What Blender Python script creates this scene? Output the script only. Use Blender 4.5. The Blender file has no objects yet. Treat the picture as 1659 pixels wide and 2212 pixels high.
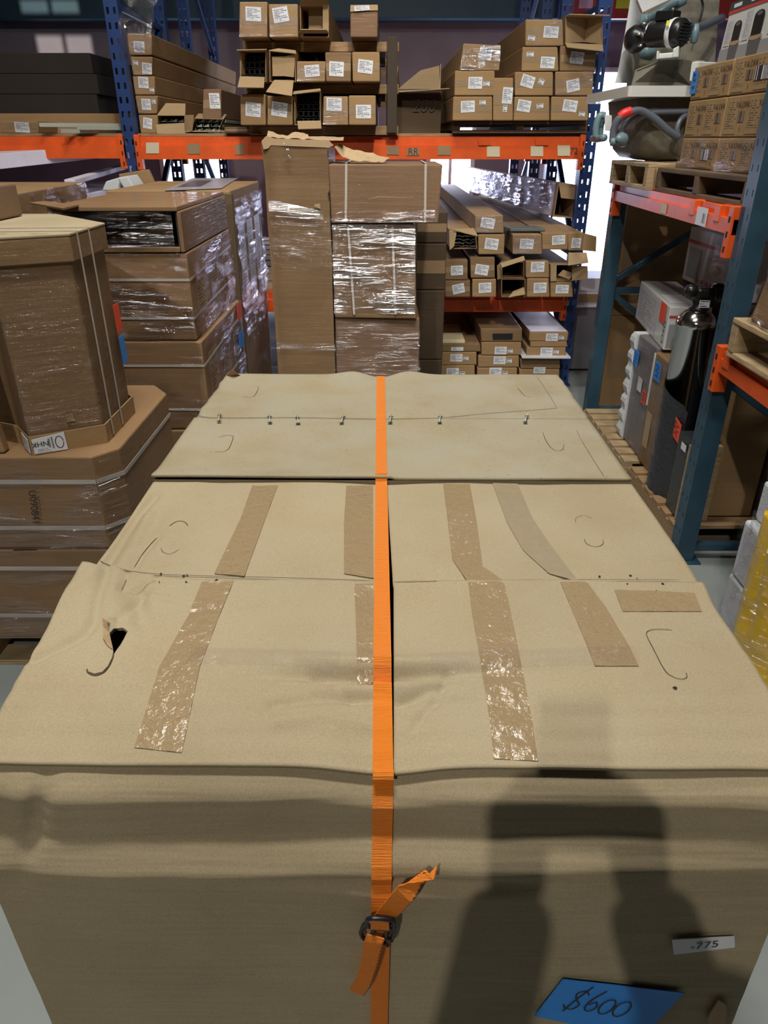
import bpy, bmesh, math, random
from mathutils import Vector as V, Matrix, noise
random.seed(7)
SC = bpy.context.scene
COL = SC.collection

# ---------------------------------------------------------------- camera
F = 1555.0; TH = math.radians(27.4); H = 1.6
CT, ST = math.cos(TH), math.sin(TH)
cam = bpy.data.cameras.new('camera'); cam.sensor_fit = 'VERTICAL'; cam.sensor_height = 36.0
cam.lens = 36.0 * F / 2212.0; cam.clip_start = 0.02; cam.clip_end = 60
camo = bpy.data.objects.new('camera', cam); COL.objects.link(camo)
camo.location = (0, 0, H); camo.rotation_euler = (math.pi / 2 - TH, 0, 0)
SC.camera = camo

# ---------------------------------------------------------------- world, lights, exposure
SC.view_settings.view_transform = 'Standard'; SC.view_settings.look = 'None'
SC.view_settings.gamma = 1.0; SC.view_settings.use_curve_mapping = False
SC.view_settings.exposure = 0.0
wd = bpy.data.worlds.new('world'); SC.world = wd; wd.use_nodes = True
wd.node_tree.nodes['Background'].inputs[0].default_value = (0.75, 0.82, 1.0, 1)
wd.node_tree.nodes['Background'].inputs[1].default_value = 0.6

def area(name, loc, target, sx, sy, power, color, spread=180):
    l = bpy.data.lights.new(name, 'AREA'); l.shape = 'RECTANGLE'; l.size = sx; l.size_y = sy
    l.energy = power; l.color = color; l.spread = math.radians(spread)
    o = bpy.data.objects.new(name, l); COL.objects.link(o); o.location = loc
    o.rotation_euler = (V(target) - V(loc)).to_track_quat('-Z', 'Y').to_euler()
    return o
# high-bay lamps of the warehouse, plus one added fill for the rack
area('bay_lamp_over_aisle', (-0.3, 0.98, 5.55), (-0.3, 0.98, 0), 1.1, 0.35, 73, (1.0, 0.96, 0.86), 125)
area('bay_lamp_over_aisle', (-0.3, 2.85, 5.55), (-0.3, 2.85, 0), 1.1, 0.35, 62, (1.0, 0.96, 0.86), 140)
area('added_rack_fill', (0.5, 0.0, 5.6), (-0.1, 5.0, 1.75), 0.3, 0.3, 25, (1.0, 0.95, 0.84), 62)  # added fill aimed at the shelves to brighten them, not a bay lamp
area('bay_lamp_behind', (-1.52, -4.15, 5.5), (0.3, 1.0, 1.0), 0.09, 0.09, 132, (1.0, 0.95, 0.84))
# daylight that comes in through the back windows and the roller door
area('daylight_door', (2.60, 9.27, 1.15), (2.60, 4.0, 1.15), 1.45, 2.15, 120, (0.66, 0.72, 1.0))
area('daylight_window', (0.77, 9.27, 1.4), (0.77, 5.0, 1.4), 0.42, 0.8, 45, (0.66, 0.72, 1.0))
area('daylight_window', (-2.2, 9.27, 1.42), (-2.2, 5.0, 1.42), 0.65, 0.78, 45, (0.66, 0.72, 1.0))
# sun that falls through the small panes high in the wall behind the camera
sun = bpy.data.lights.new('sun', 'SUN'); sun.energy = 4.0; sun.angle = 0.004; sun.color = (1.0, 0.96, 0.8)
so = bpy.data.objects.new('sun', sun); COL.objects.link(so)
SUNP = V((-3.47, 9.25, 2.60)); SUNW = V((-2.6, -6.0, 5.4))
so.location = SUNW; so.rotation_euler = (SUNP - SUNW).to_track_quat('-Z', 'Y').to_euler()

# ---------------------------------------------------------------- pixel -> world
def ray(px, py):
    u = (px - 829.5) / F; v = (1106.0 - py) / F
    return V((u, CT + v * ST, -ST + v * CT))
def W(px, py, Y):
    d = ray(px, py); return V((0, 0, H)) + d * (Y / d.y)
def WZ(px, py, z):
    d = ray(px, py); return V((0, 0, H)) + d * ((z - H) / d.z)
def WX(px, py, off=0.0):          # aisle face of the side rack
    d = ray(px, py); t = (1.239 - 0.0285 * 2.64 + off) / (d.x - 0.0285 * d.y)
    return V((0, 0, H)) + d * t
def c1(x, y): return (x / 2.9625, y / 2.9625)
def c2(x, y): return (240 + x / 2.765, y / 2.765)
def c3(x, y): return (780 + x / 2.9625, y / 2.9625)
def c4(x, y): return (1200 + x / 3.614, y / 3.614)
def c5(x, y): return (x / 2.765, 330 + y / 2.765)
def c6(x, y): return (540 + x / 3.77, 270 + y / 3.77)
def c7(x, y): return (880 + x / 3.77, 320 + y / 3.77)
def c8(x, y): return (1240 + x / 3.959, 380 + y / 3.959)

# ---------------------------------------------------------------- materials
MATS = {}
def new_mat(name):
    m = bpy.data.materials.new(name); m.use_nodes = True; MATS[name] = m
    nt = m.node_tree; b = nt.nodes['Principled BSDF']
    return m, nt, b
def N(nt, t, **kw):
    n = nt.nodes.new(t)
    for k, v in kw.items(): setattr(n, k, v)
    return n
def L(nt, a, b): nt.links.new(a, b)
def plain(name, col, rough=0.6, metal=0.0, bump=0.0, bscale=200.0, var=0.0, vscale=6.0, emit=0.0, stretch=None, coat=0.0):
    m, nt, b = new_mat(name)
    b.inputs['Base Color'].default_value = (*col, 1); b.inputs['Roughness'].default_value = rough
    b.inputs['Metallic'].default_value = metal; b.inputs['Coat Weight'].default_value = coat
    tc = N(nt, 'ShaderNodeTexCoord'); src = tc.outputs['Object']
    if stretch:
        mp = N(nt, 'ShaderNodeMapping'); mp.inputs['Scale'].default_value = stretch; L(nt, src, mp.inputs[0]); src = mp.outputs[0]
    if var > 0:
        ns = N(nt, 'ShaderNodeTexNoise'); ns.inputs['Scale'].default_value = vscale; ns.inputs['Detail'].default_value = 6
        L(nt, src, ns.inputs['Vector'])
        r = N(nt, 'ShaderNodeValToRGB'); r.color_ramp.elements[0].position = .3; r.color_ramp.elements[1].position = .7
        r.color_ramp.elements[0].color = (*[c * (1 - var) for c in col], 1); r.color_ramp.elements[1].color = (*[min(1, c * (1 + var)) for c in col], 1)
        L(nt, ns.outputs['Fac'], r.inputs[0]); L(nt, r.outputs[0], b.inputs['Base Color'])
    if bump > 0:
        n2 = N(nt, 'ShaderNodeTexNoise'); n2.inputs['Scale'].default_value = bscale; n2.inputs['Detail'].default_value = 4
        L(nt, src, n2.inputs['Vector'])
        bp = N(nt, 'ShaderNodeBump'); bp.inputs['Strength'].default_value = bump; bp.inputs['Distance'].default_value = 0.01
        L(nt, n2.outputs['Fac'], bp.inputs['Height']); L(nt, bp.outputs[0], b.inputs['Normal'])
    if emit > 0:
        b.inputs['Emission Color'].default_value = (*col, 1); b.inputs['Emission Strength'].default_value = emit
    return m
def cardboard(name, col, dust=0.0, flute=0.25, specks=0.0, wrap=0.0):
    m, nt, b = new_mat(name)
    tc = N(nt, 'ShaderNodeTexCoord'); o = tc.outputs['Object']
    big = N(nt, 'ShaderNodeTexNoise'); big.inputs['Scale'].default_value = 3.5; big.inputs['Detail'].default_value = 5; L(nt, o, big.inputs['Vector'])
    r = N(nt, 'ShaderNodeValToRGB'); r.color_ramp.elements[0].position = .32; r.color_ramp.elements[1].position = .72
    r.color_ramp.elements[0].color = (*[c * .88 for c in col], 1); r.color_ramp.elements[1].color = (*[c * 1.08 for c in col], 1)
    L(nt, big.outputs['Fac'], r.inputs[0]); cur = r.outputs[0]
    fib = N(nt, 'ShaderNodeTexNoise'); fib.inputs['Scale'].default_value = 420; fib.inputs['Detail'].default_value = 3; L(nt, o, fib.inputs['Vector'])
    fr = N(nt, 'ShaderNodeValToRGB'); fr.color_ramp.elements[0].position = .3; fr.color_ramp.elements[1].position = .7
    fr.color_ramp.elements[0].color = (.86, .86, .86, 1); fr.color_ramp.elements[1].color = (1.08, 1.08, 1.08, 1); L(nt, fib.outputs['Fac'], fr.inputs[0])
    mx = N(nt, 'ShaderNodeMix', data_type='RGBA', blend_type='MULTIPLY'); mx.inputs['Factor'].default_value = 1
    L(nt, cur, mx.inputs['A']); L(nt, fr.outputs[0], mx.inputs['B']); cur = mx.outputs['Result']
    if dust > 0:
        dn = N(nt, 'ShaderNodeTexNoise'); dn.inputs['Scale'].default_value = 7; dn.inputs['Detail'].default_value = 8; L(nt, o, dn.inputs['Vector'])
        dr = N(nt, 'ShaderNodeValToRGB'); dr.color_ramp.elements[0].position = .36; dr.color_ramp.elements[1].position = .66
        dr.color_ramp.elements[0].color = (0, 0, 0, 1); dr.color_ramp.elements[1].color = (dust, dust, dust, 1); L(nt, dn.outputs['Fac'], dr.inputs[0])
        m2 = N(nt, 'ShaderNodeMix', data_type='RGBA'); L(nt, dr.outputs[0], m2.inputs['Factor']); L(nt, cur, m2.inputs['A'])
        m2.inputs['B'].default_value = (.36, .33, .255, 1); cur = m2.outputs['Result']
    if specks > 0:
        sn = N(nt, 'ShaderNodeTexNoise'); sn.inputs['Scale'].default_value = 160; sn.inputs['Detail'].default_value = 2; L(nt, o, sn.inputs['Vector'])
        sr = N(nt, 'ShaderNodeValToRGB'); sr.color_ramp.elements[0].position = .66; sr.color_ramp.elements[1].position = .74
        sr.color_ramp.elements[0].color = (0, 0, 0, 1); sr.color_ramp.elements[1].color = (specks, specks, specks, 1); L(nt, sn.outputs['Fac'], sr.inputs[0])
        m3 = N(nt, 'ShaderNodeMix', data_type='RGBA'); L(nt, sr.outputs[0], m3.inputs['Factor']); L(nt, cur, m3.inputs['A'])
        m3.inputs['B'].default_value = (.15, .125, .085, 1); cur = m3.outputs['Result']
    L(nt, cur, b.inputs['Base Color']); b.inputs['Roughness'].default_value = .82
    b.inputs['Specular IOR Level'].default_value = .25
    wv = N(nt, 'ShaderNodeTexNoise'); wv.inputs['Scale'].default_value = 1.0; wv.inputs['Detail'].default_value = 2
    mp = N(nt, 'ShaderNodeMapping'); mp.inputs['Scale'].default_value = (2.5, 45, 45); L(nt, o, mp.inputs[0]); L(nt, mp.outputs[0], wv.inputs['Vector'])
    bp = N(nt, 'ShaderNodeBump'); bp.inputs['Strength'].default_value = flute; bp.inputs['Distance'].default_value = .006
    L(nt, wv.outputs['Fac'], bp.inputs['Height']); L(nt, bp.outputs[0], b.inputs['Normal'])
    if wrap > 0:
        film_bump(nt, b, o, wrap)
    return m
def film_bump(nt, b, o, wrap):
    mp = N(nt, 'ShaderNodeMapping'); mp.inputs['Scale'].default_value = (5, 5, 130); L(nt, o, mp.inputs[0])
    wn = N(nt, 'ShaderNodeTexNoise'); wn.inputs['Scale'].default_value = 1.0; wn.inputs['Detail'].default_value = 5; wn.inputs['Distortion'].default_value = .6; L(nt, mp.outputs[0], wn.inputs['Vector'])
    bp = N(nt, 'ShaderNodeBump'); bp.inputs['Strength'].default_value = .8; bp.inputs['Distance'].default_value = .012
    L(nt, wn.outputs['Fac'], bp.inputs['Height'])
    b.inputs['Coat Weight'].default_value = wrap; b.inputs['Coat Roughness'].default_value = .16
    L(nt, bp.outputs[0], b.inputs['Coat Normal'])
def film(name, fac=.16, tint=(.9, .9, .95), scale=(5, 5, 48), rough=.13, st=1.0, fres=.18):
    m = bpy.data.materials.new(name); m.use_nodes = True; MATS[name] = m; nt = m.node_tree; nt.nodes.clear()
    out = N(nt, 'ShaderNodeOutputMaterial'); tr = N(nt, 'ShaderNodeBsdfTransparent'); gl = N(nt, 'ShaderNodeBsdfGlossy')
    tr.inputs[0].default_value = (.96, .96, .97, 1); gl.inputs['Color'].default_value = (*tint, 1); gl.inputs['Roughness'].default_value = rough
    tc = N(nt, 'ShaderNodeTexCoord'); mp = N(nt, 'ShaderNodeMapping'); mp.inputs['Scale'].default_value = scale; L(nt, tc.outputs['Object'], mp.inputs[0])
    n = N(nt, 'ShaderNodeTexNoise'); n.inputs['Scale'].default_value = 1; n.inputs['Detail'].default_value = 5; n.inputs['Distortion'].default_value = .7; L(nt, mp.outputs[0], n.inputs['Vector'])
    bp = N(nt, 'ShaderNodeBump'); bp.inputs['Strength'].default_value = st; bp.inputs['Distance'].default_value = .026; L(nt, n.outputs['Fac'], bp.inputs['Height'])
    L(nt, bp.outputs[0], gl.inputs['Normal'])
    lw = N(nt, 'ShaderNodeLayerWeight'); lw.inputs['Blend'].default_value = .3; L(nt, bp.outputs[0], lw.inputs['Normal'])
    ma = N(nt, 'ShaderNodeMath', operation='MULTIPLY_ADD'); ma.inputs[1].default_value = fres; ma.inputs[2].default_value = fac; L(nt, lw.outputs['Fresnel'], ma.inputs[0])
    mx = N(nt, 'ShaderNodeMixShader'); L(nt, ma.outputs[0], mx.inputs[0]); L(nt, tr.outputs[0], mx.inputs[1]); L(nt, gl.outputs[0], mx.inputs[2])
    # the film clings in places and stands off, creased and shiny, in others
    pm = N(nt, 'ShaderNodeMapping'); pm.inputs['Scale'].default_value = (4, 4, 9); L(nt, tc.outputs['Object'], pm.inputs[0])
    pn = N(nt, 'ShaderNodeTexNoise'); pn.inputs['Scale'].default_value = 1; pn.inputs['Detail'].default_value = 3; L(nt, pm.outputs[0], pn.inputs['Vector'])
    pr = N(nt, 'ShaderNodeMapRange'); pr.inputs[1].default_value = .46; pr.inputs[2].default_value = .60; pr.inputs[3].default_value = .12; pr.inputs[4].default_value = 1.0; L(nt, pn.outputs['Fac'], pr.inputs[0])
    mm = N(nt, 'ShaderNodeMath', operation='MULTIPLY'); L(nt, ma.outputs[0], mm.inputs[0]); L(nt, pr.outputs[0], mm.inputs[1]); L(nt, mm.outputs[0], mx.inputs[0])
    L(nt, mx.outputs[0], out.inputs[0]); return m
def math_(nt, op, a, b=None, c=None):
    n = N(nt, 'ShaderNodeMath', operation=op)
    for i, v in enumerate((a, b, c)):
        if v is None: continue
        if isinstance(v, (int, float)): n.inputs[i].default_value = v
        else: L(nt, v, n.inputs[i])
    return n.outputs[0]
def printed(name, paper, ink, rows=9.0, dens=14.0, fill=.55, rough=.55):
    """paper with lines of small print, laid out by UV"""
    m, nt, b = new_mat(name)
    tc = N(nt, 'ShaderNodeTexCoord'); sp = N(nt, 'ShaderNodeSeparateXYZ'); L(nt, tc.outputs['UV'], sp.inputs[0])
    x, y = sp.outputs[0], sp.outputs[1]
    yr = math_(nt, 'MULTIPLY', y, rows); row = math_(nt, 'FLOOR', yr); fr = math_(nt, 'FRACT', yr)
    inrow = math_(nt, 'MULTIPLY', math_(nt, 'GREATER_THAN', fr, .28), math_(nt, 'LESS_THAN', fr, .78))
    cb = N(nt, 'ShaderNodeCombineXYZ'); L(nt, math_(nt, 'MULTIPLY', x, dens), cb.inputs[0]); L(nt, math_(nt, 'MULTIPLY', row, 7.31), cb.inputs[1])
    wn = N(nt, 'ShaderNodeTexNoise'); wn.inputs['Scale'].default_value = 1.7; wn.inputs['Detail'].default_value = 1; L(nt, cb.outputs[0], wn.inputs['Vector'])
    word = math_(nt, 'LESS_THAN', wn.outputs['Fac'], fill)
    wh = N(nt, 'ShaderNodeTexWhiteNoise', noise_dimensions='1D'); L(nt, row, wh.inputs['W'])
    ln = math_(nt, 'LESS_THAN', x, math_(nt, 'MULTIPLY_ADD', wh.outputs['Value'], .55, .42))
    mg = math_(nt, 'MULTIPLY', math_(nt, 'GREATER_THAN', x, .07), math_(nt, 'LESS_THAN', math_(nt, 'ABSOLUTE', math_(nt, 'SUBTRACT', y, .5)), .43))
    k = math_(nt, 'MULTIPLY', math_(nt, 'MULTIPLY', inrow, word), math_(nt, 'MULTIPLY', ln, mg))
    mx = N(nt, 'ShaderNodeMix', data_type='RGBA'); L(nt, k, mx.inputs['Factor']); mx.inputs['A'].default_value = (*paper, 1); mx.inputs['B'].default_value = (*ink, 1)
    L(nt, mx.outputs['Result'], b.inputs['Base Color']); b.inputs['Roughness'].default_value = rough
    return m
def striped(name, a, bcol, n=30.0, rough=.5):
    m, nt, b = new_mat(name); tc = N(nt, 'ShaderNodeTexCoord'); sp = N(nt, 'ShaderNodeSeparateXYZ'); L(nt, tc.outputs['UV'], sp.inputs[0])
    wh = N(nt, 'ShaderNodeTexWhiteNoise', noise_dimensions='1D'); L(nt, math_(nt, 'FLOOR', math_(nt, 'MULTIPLY', sp.outputs[0], n)), wh.inputs['W'])
    mx = N(nt, 'ShaderNodeMix', data_type='RGBA'); L(nt, math_(nt, 'GREATER_THAN', wh.outputs['Value'], .5), mx.inputs['Factor'])
    mx.inputs['A'].default_value = (*a, 1); mx.inputs['B'].default_value = (*bcol, 1); L(nt, mx.outputs['Result'], b.inputs['Base Color']); b.inputs['Roughness'].default_value = rough
    return m

cardboard('kraft_pale', (.40, .322, .205), dust=.25, flute=.15)
cardboard('kraft_front', (.40, .322, .205), dust=.1, flute=.5)
cardboard('kraft_dusty', (.36, .30, .195), dust=.8, specks=.75, flute=.12)
cardboard('kraft', (.36, .226, .113), flute=.25)
cardboard('kraft_warm', (.37, .235, .115), flute=.25)
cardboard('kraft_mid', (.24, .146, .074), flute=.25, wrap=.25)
cardboard('kraft_red', (.235, .138, .08), flute=.25, wrap=.25)
cardboard('kraft_dark', (.15, .10, .06), flute=.2)
cardboard('kraft_shaded', (.085, .058, .036), flute=.2)  # shade put into the colour: kraft darkened for cartons standing in shadow
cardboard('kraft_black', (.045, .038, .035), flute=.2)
cardboard('kraft_inside', (.40, .28, .16), flute=.3)
cardboard('kraft_wrapped', (.285, .170, .086), flute=.25, wrap=.3)
cardboard('kraft_torn', (.46, .33, .20), flute=.1)
plain('tape_brown', (.32, .233, .136), .17, bump=.42, bscale=62, var=.12, vscale=330)
plain('tape_grey', (.335, .268, .178), .24, bump=.22, bscale=50, var=.05, vscale=60)
plain('tape_faint', (.392, .315, .20), .5, bump=.15, bscale=40, var=.04, vscale=60)
plain('tape_kraft', (.30, .205, .115), .35, bump=.25, bscale=120, var=.1)
film('film_clear', .15, rough=.11, fres=.25)
film('film_strong', .5, rough=.10, fres=.3)
film('tape_clear', .05, scale=(40, 40, 40), rough=.16, st=.5, fres=.2)
film('film_faint', .03, rough=.11, fres=.12)
film('film_loose', .45, scale=(30, 30, 30), rough=.08, fres=.3)
printed('label_print', (.74, .76, .82), (.10, .10, .13))
printed('label_small', (.72, .74, .8), (.08, .08, .1), rows=3, dens=9, fill=.62)
printed('carton_print', (.345, .225, .11), (.07, .05, .04), rows=15, dens=10, fill=.5, rough=.8)
printed('white_print', (.56, .56, .60), (.20, .20, .24), rows=22, dens=12, fill=.5, rough=.35)
striped('barcode', (.7, .7, .74), (.03, .03, .04), 22)
striped('barcode_kraft', (.34, .225, .12), (.06, .05, .05), 18)
plain('paper_white', (.72, .73, .78), .6)
plain('paper_cream', (.62, .55, .40), .7)
plain('ink_black', (.012, .012, .016), .5)
plain('ink_brown', (.06, .045, .035), .7)
plain('ink_blue', (.01, .012, .06), .4)
plain('tape_blue', (.03, .26, .80), .55, bump=.15, bscale=300)
plain('tag_red', (.85, .085, .035), .55)
plain('strap_orange', (.83, .22, .008), .55, bump=.5, bscale=1.0, stretch=(40, 900, 900))
plain('strap_orange_dark', (.55, .12, .006), .6)
plain('strap_white', (.55, .50, .46), .45)
plain('metal_dark', (.045, .05, .065), .38, metal=.8)
plain('metal_bright', (.62, .63, .62), .3, metal=.9)
plain('metal_galv', (.52, .56, .50), .35, metal=.35)
plain('rack_orange', (.72, .098, .013), .42, var=.14, vscale=9, bump=.05, bscale=80)
plain('rack_red', (.42, .03, .025), .5)
plain('rack_blue', (.012, .042, .165), .42, var=.15, vscale=9)
plain('rack_teal', (.028, .072, .115), .42, var=.18, vscale=10)
plain('rack_navy', (.01, .022, .07), .5)
plain('hole_dark', (.008, .008, .01), .8)
plain('wood_pale', (.38, .275, .155), .75, var=.25, vscale=6, stretch=(2, 2, 18), bump=.2, bscale=40)
plain('wood_mid', (.30, .19, .095), .75, var=.3, vscale=5, stretch=(2, 18, 18), bump=.2, bscale=40)
plain('wood_black', (.05, .034, .022), .8)
plain('wood_dark', (.12, .075, .04), .75, var=.3, vscale=6)
plain('foam_white', (.62, .64, .68), .75, bump=.25, bscale=120)
plain('white_gloss', (.66, .68, .68), .25)
plain('white_lavender', (.70, .68, .82), .6, var=.06)
plain('white_sheet', (.62, .63, .66), .55, var=.1, vscale=8, bump=.3, bscale=18)
plain('shell_grey', (.20, .185, .15), .45, var=.16, vscale=30, bump=.12, bscale=140)
plain('shell_lip', (.60, .60, .58), .3)
plain('hose_grey', (.11, .125, .16), .35)
plain('hose_teal', (.16, .25, .29), .35)
plain('black_plastic', (.012, .012, .013), .32)
plain('black_matte', (.018, .019, .021), .6, coat=.2)
plain('black_wrapped', (.028, .031, .037), .25, bump=.5, bscale=1, stretch=(8, 60, 120), var=.3, vscale=1)
plain('panel_purple', (.17, .155, .17), .35, bump=.3, bscale=16, var=.12)
plain('grey_cabinet', (.17, .17, .21), .6)
plain('tile_grey', (.13, .145, .15), .55)
plain('chrome', (.62, .62, .62), .12, metal=1.0)
plain('yellow_plastic', (.80, .50, .015), .28, bump=.3, bscale=14, coat=.5)
plain('yellow_sticker', (.72, .68, .05), .5)
plain('pink_sticker', (.62, .35, .55), .5)
plain('red_band', (.72, .03, .03), .4)
plain('print_grey', (.30, .31, .35), .4)
plain('print_dark', (.055, .06, .065), .4)
plain('print_mug', (.012, .012, .013), .35)
plain('print_mesh', (.11, .11, .12), .5)
plain('print_coffee', (.42, .28, .17), .5)
plain('print_red', (.55, .06, .06), .4)
plain('concrete', (.235, .262, .265), .5, var=.1, vscale=3, bump=.06, bscale=30)
plain('wall_paint', (.22, .185, .225), .85, var=.12, vscale=2.5)
plain('wall_dark', (.10, .09, .085), .85, var=.1)
plain('ceiling_dark', (.07, .075, .085), .85)
plain('girder_blue', (.012, .05, .085), .55, var=.15)
plain('window_glow', (.80, .87, 1.0), .5, emit=7.0)
plain('door_glow', (.84, .90, 1.0), .5, emit=5.0)
plain('frame_white', (.6, .6, .66), .5)
plain('skin', (.50, .28, .19), .5); plain('cloth_dark', (.03, .032, .04), .85, bump=.2, bscale=200)
plain('denim', (.04, .055, .10), .85); plain('hair_brown', (.05, .03, .02), .6)
plain('cream_foam', (.62, .53, .34), .8)

# ---------------------------------------------------------------- object helpers
def thing(name, label, cat, base=(0, 0, 0), group=None, rz=0.0, kind=None):
    o = bpy.data.objects.new(name, None); COL.objects.link(o); o.empty_display_size = .1
    o.location = base; o.rotation_euler = (0, 0, rz)
    o['label'] = label; o['category'] = cat
    if group: o['group'] = group
    if kind: o['kind'] = kind
    return o
def wmat(o):
    m = Matrix.Translation(o.location) @ Matrix.Rotation(o.rotation_euler[2], 4, 'Z') if o is not None else Matrix.Identity(4)
    if o is not None and o.parent is not None: m = wmat(o.parent) @ m
    return m
def mk(name, verts, faces, mat, root=None, smooth=False, uv=None):
    """mesh from world-space verts, parented to root (verts are turned into root's frame)"""
    mi = wmat(root).inverted() if root is not None else Matrix.Identity(4)
    me = bpy.data.meshes.new(name); me.from_pydata([tuple(mi @ V(v)) for v in verts], [], faces)
    me.validate(); me.materials.append(MATS[mat])
    if uv:
        ul = me.uv_layers.new(name='UVMap')
        for p in me.polygons:
            for li, vi in zip(p.loop_indices, p.vertices): ul.data[li].uv = uv[vi]
    if smooth:
        for p in me.polygons: p.use_smooth = True
    o = bpy.data.objects.new(name, me); COL.objects.link(o)
    if root is not None: o.parent = root
    return o
def one(name, label, cat, verts, faces, mat, group=None, **kw):
    o = mk(name, verts, faces, mat, None, **kw); o['label'] = label; o['category'] = cat
    if group: o['group'] = group
    return o
def struct(o):
    o['kind'] = 'structure'; return o
HEXF = [(0, 1, 2, 3), (7, 6, 5, 4), (0, 4, 5, 1), (1, 5, 6, 2), (2, 6, 7, 3), (3, 7, 4, 0)]
def hexa(bl, br, tr, tl, d):
    q = [V(bl), V(br), V(tr), V(tl)]; return q + [p + V(d) for p in q]
def bevelled(verts, faces, w, seg=2):
    bm = bmesh.new(); vs = [bm.verts.new(v) for v in verts]
    for f in faces: bm.faces.new([vs[i] for i in f])
    bmesh.ops.recalc_face_normals(bm, faces=bm.faces)
    bmesh.ops.bevel(bm, geom=list(bm.edges), offset=w, segments=seg, profile=.5, affect='EDGES')
    bm.verts.index_update()
    out = ([v.co.copy() for v in bm.verts], [[v.index for v in f.verts] for f in bm.faces]); bm.free(); return out
def box(name, x0, x1, y0, y1, z0, z1, mat, root=None, bev=.004, smooth=False, jit=0.0):
    vs = hexa((x0, y0, z0), (x1, y0, z0), (x1, y0, z1), (x0, y0, z1), (0, y1 - y0, 0))
    if jit: vs = [v + V((random.uniform(-jit, jit), random.uniform(-jit, jit), 0)) for v in vs]
    v, f = bevelled(vs, HEXF, bev) if bev > 0 else (vs, HEXF)
    return mk(name, v, f, mat, root, smooth)
def hexbox(name, vs, mat, root=None, bev=.004):
    v, f = bevelled(vs, HEXF, bev) if bev > 0 else (vs, HEXF)
    return mk(name, v, f, mat, root)
def quad(name, pts, mat, root, off=None, thick=.0012):
    """thin sheet (label, tag) with UV over its face"""
    p = [V(a) for a in pts]; n = (p[1] - p[0]).cross(p[3] - p[0]).normalized()
    if off: p = [a + n * off for a in p]
    vs = [a + n * thick for a in p] + p
    fc = [(0, 1, 2, 3), (0, 4, 5, 1), (1, 5, 6, 2), (2, 6, 7, 3), (3, 7, 4, 0)]
    uvs = [(0, 0), (1, 0), (1, 1), (0, 1)] * 2
    return mk(name, vs, fc, mat, root, uv=uvs)
def plate(name, pts, mat, root, t=.004):
    """polygon panel with thickness t along minus its normal"""
    p = [V(a) for a in pts]; n = (p[1] - p[0]).cross(p[2] - p[0]).normalized(); k = len(p)
    vs = p + [a - n * t for a in p]
    fc = [tuple(range(k)), tuple(reversed(range(k, 2 * k)))] + [(i, i + k, (i + 1) % k + k, (i + 1) % k) for i in range(k)]
    return mk(name, vs, fc, mat, root)
def tube_vf(path, r, seg=10, closed=False, cap=True):
    P = [V(p) for p in path]; vs = []; fs = []; n = len(P); up = V((0, 0, 1)); prev = None
    for i, p in enumerate(P):
        if closed: t = P[(i + 1) % n] - P[i - 1]
        else: t = P[min(i + 1, n - 1)] - P[max(i - 1, 0)]
        t = t.normalized()
        if prev is None:
            a = t.orthogonal().normalized()
        else:
            a = (prev - t * prev.dot(t)); a = a.normalized() if a.length > 1e-6 else t.orthogonal().normalized()
        prev = a; b = t.cross(a); rr = r[i] if isinstance(r, (list, tuple)) else r
        vs += [p + (a * math.cos(2 * math.pi * k / seg) + b * math.sin(2 * math.pi * k / seg)) * rr for k in range(seg)]
    m = n if closed else n - 1
    for i in range(m):
        j = (i + 1) % n
        fs += [(i * seg + k, i * seg + (k + 1) % seg, j * seg + (k + 1) % seg, j * seg + k) for k in range(seg)]
    if cap and not closed:
        fs += [tuple(reversed(range(seg))), tuple(range((n - 1) * seg, n * seg))]
    return vs, fs
def tube(name, path, r, mat, root, seg=10, closed=False, smooth=True):
    v, f = tube_vf(path, r, seg, closed); return mk(name, v, f, mat, root, smooth)
def spline(pts, n=8):
    P = [V(p) for p in pts]; out = []
    for i in range(len(P) - 1):
        a = P[max(i - 1, 0)]; b = P[i]; c = P[i + 1]; d = P[min(i + 2, len(P) - 1)]
        for k in range(n):
            t = k / n
            out.append(.5 * ((2 * b) + (c - a) * t + (2 * a - 5 * b + 4 * c - d) * t * t + (3 * b - a - 3 * c + d) * t ** 3))
    out.append(P[-1]); return out
def lathe(name, prof, c, mat, root, seg=32, axis=V((0, 0, 1)), smooth=True):
    ax = axis.normalized(); a = ax.orthogonal().normalized(); b = ax.cross(a); vs = []; fs = []
    for r, h in prof:
        vs += [V(c) + ax * h + (a * math.cos(2 * math.pi * k / seg) + b * math.sin(2 * math.pi * k / seg)) * r for k in range(seg)]
    for i in range(len(prof) - 1):
        fs += [(i * seg + k, i * seg + (k + 1) % seg, (i + 1) * seg + (k + 1) % seg, (i + 1) * seg + k) for k in range(seg)]
    fs += [tuple(reversed(range(seg))), tuple(range((len(prof) - 1) * seg, len(prof) * seg))]
    return mk(name, vs, fs, mat, root, smooth)
def bil(q, u, v):
    return (V(q[0]) * (1 - u) + V(q[1]) * u) * (1 - v) + (V(q[3]) * (1 - u) + V(q[2]) * u) * v
def gridmesh(name, fn, nu, nv, mat, root, smooth=True):
    vs = [fn(i / nu, j / nv) for j in range(nv + 1) for i in range(nu + 1)]
    fs = [(j * (nu + 1) + i, j * (nu + 1) + i + 1, (j + 1) * (nu + 1) + i + 1, (j + 1) * (nu + 1) + i) for j in range(nv) for i in range(nu)]
    return mk(name, vs, fs, mat, root, smooth, uv=[(i / nu, j / nv) for j in range(nv + 1) for i in range(nu + 1)])
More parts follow.
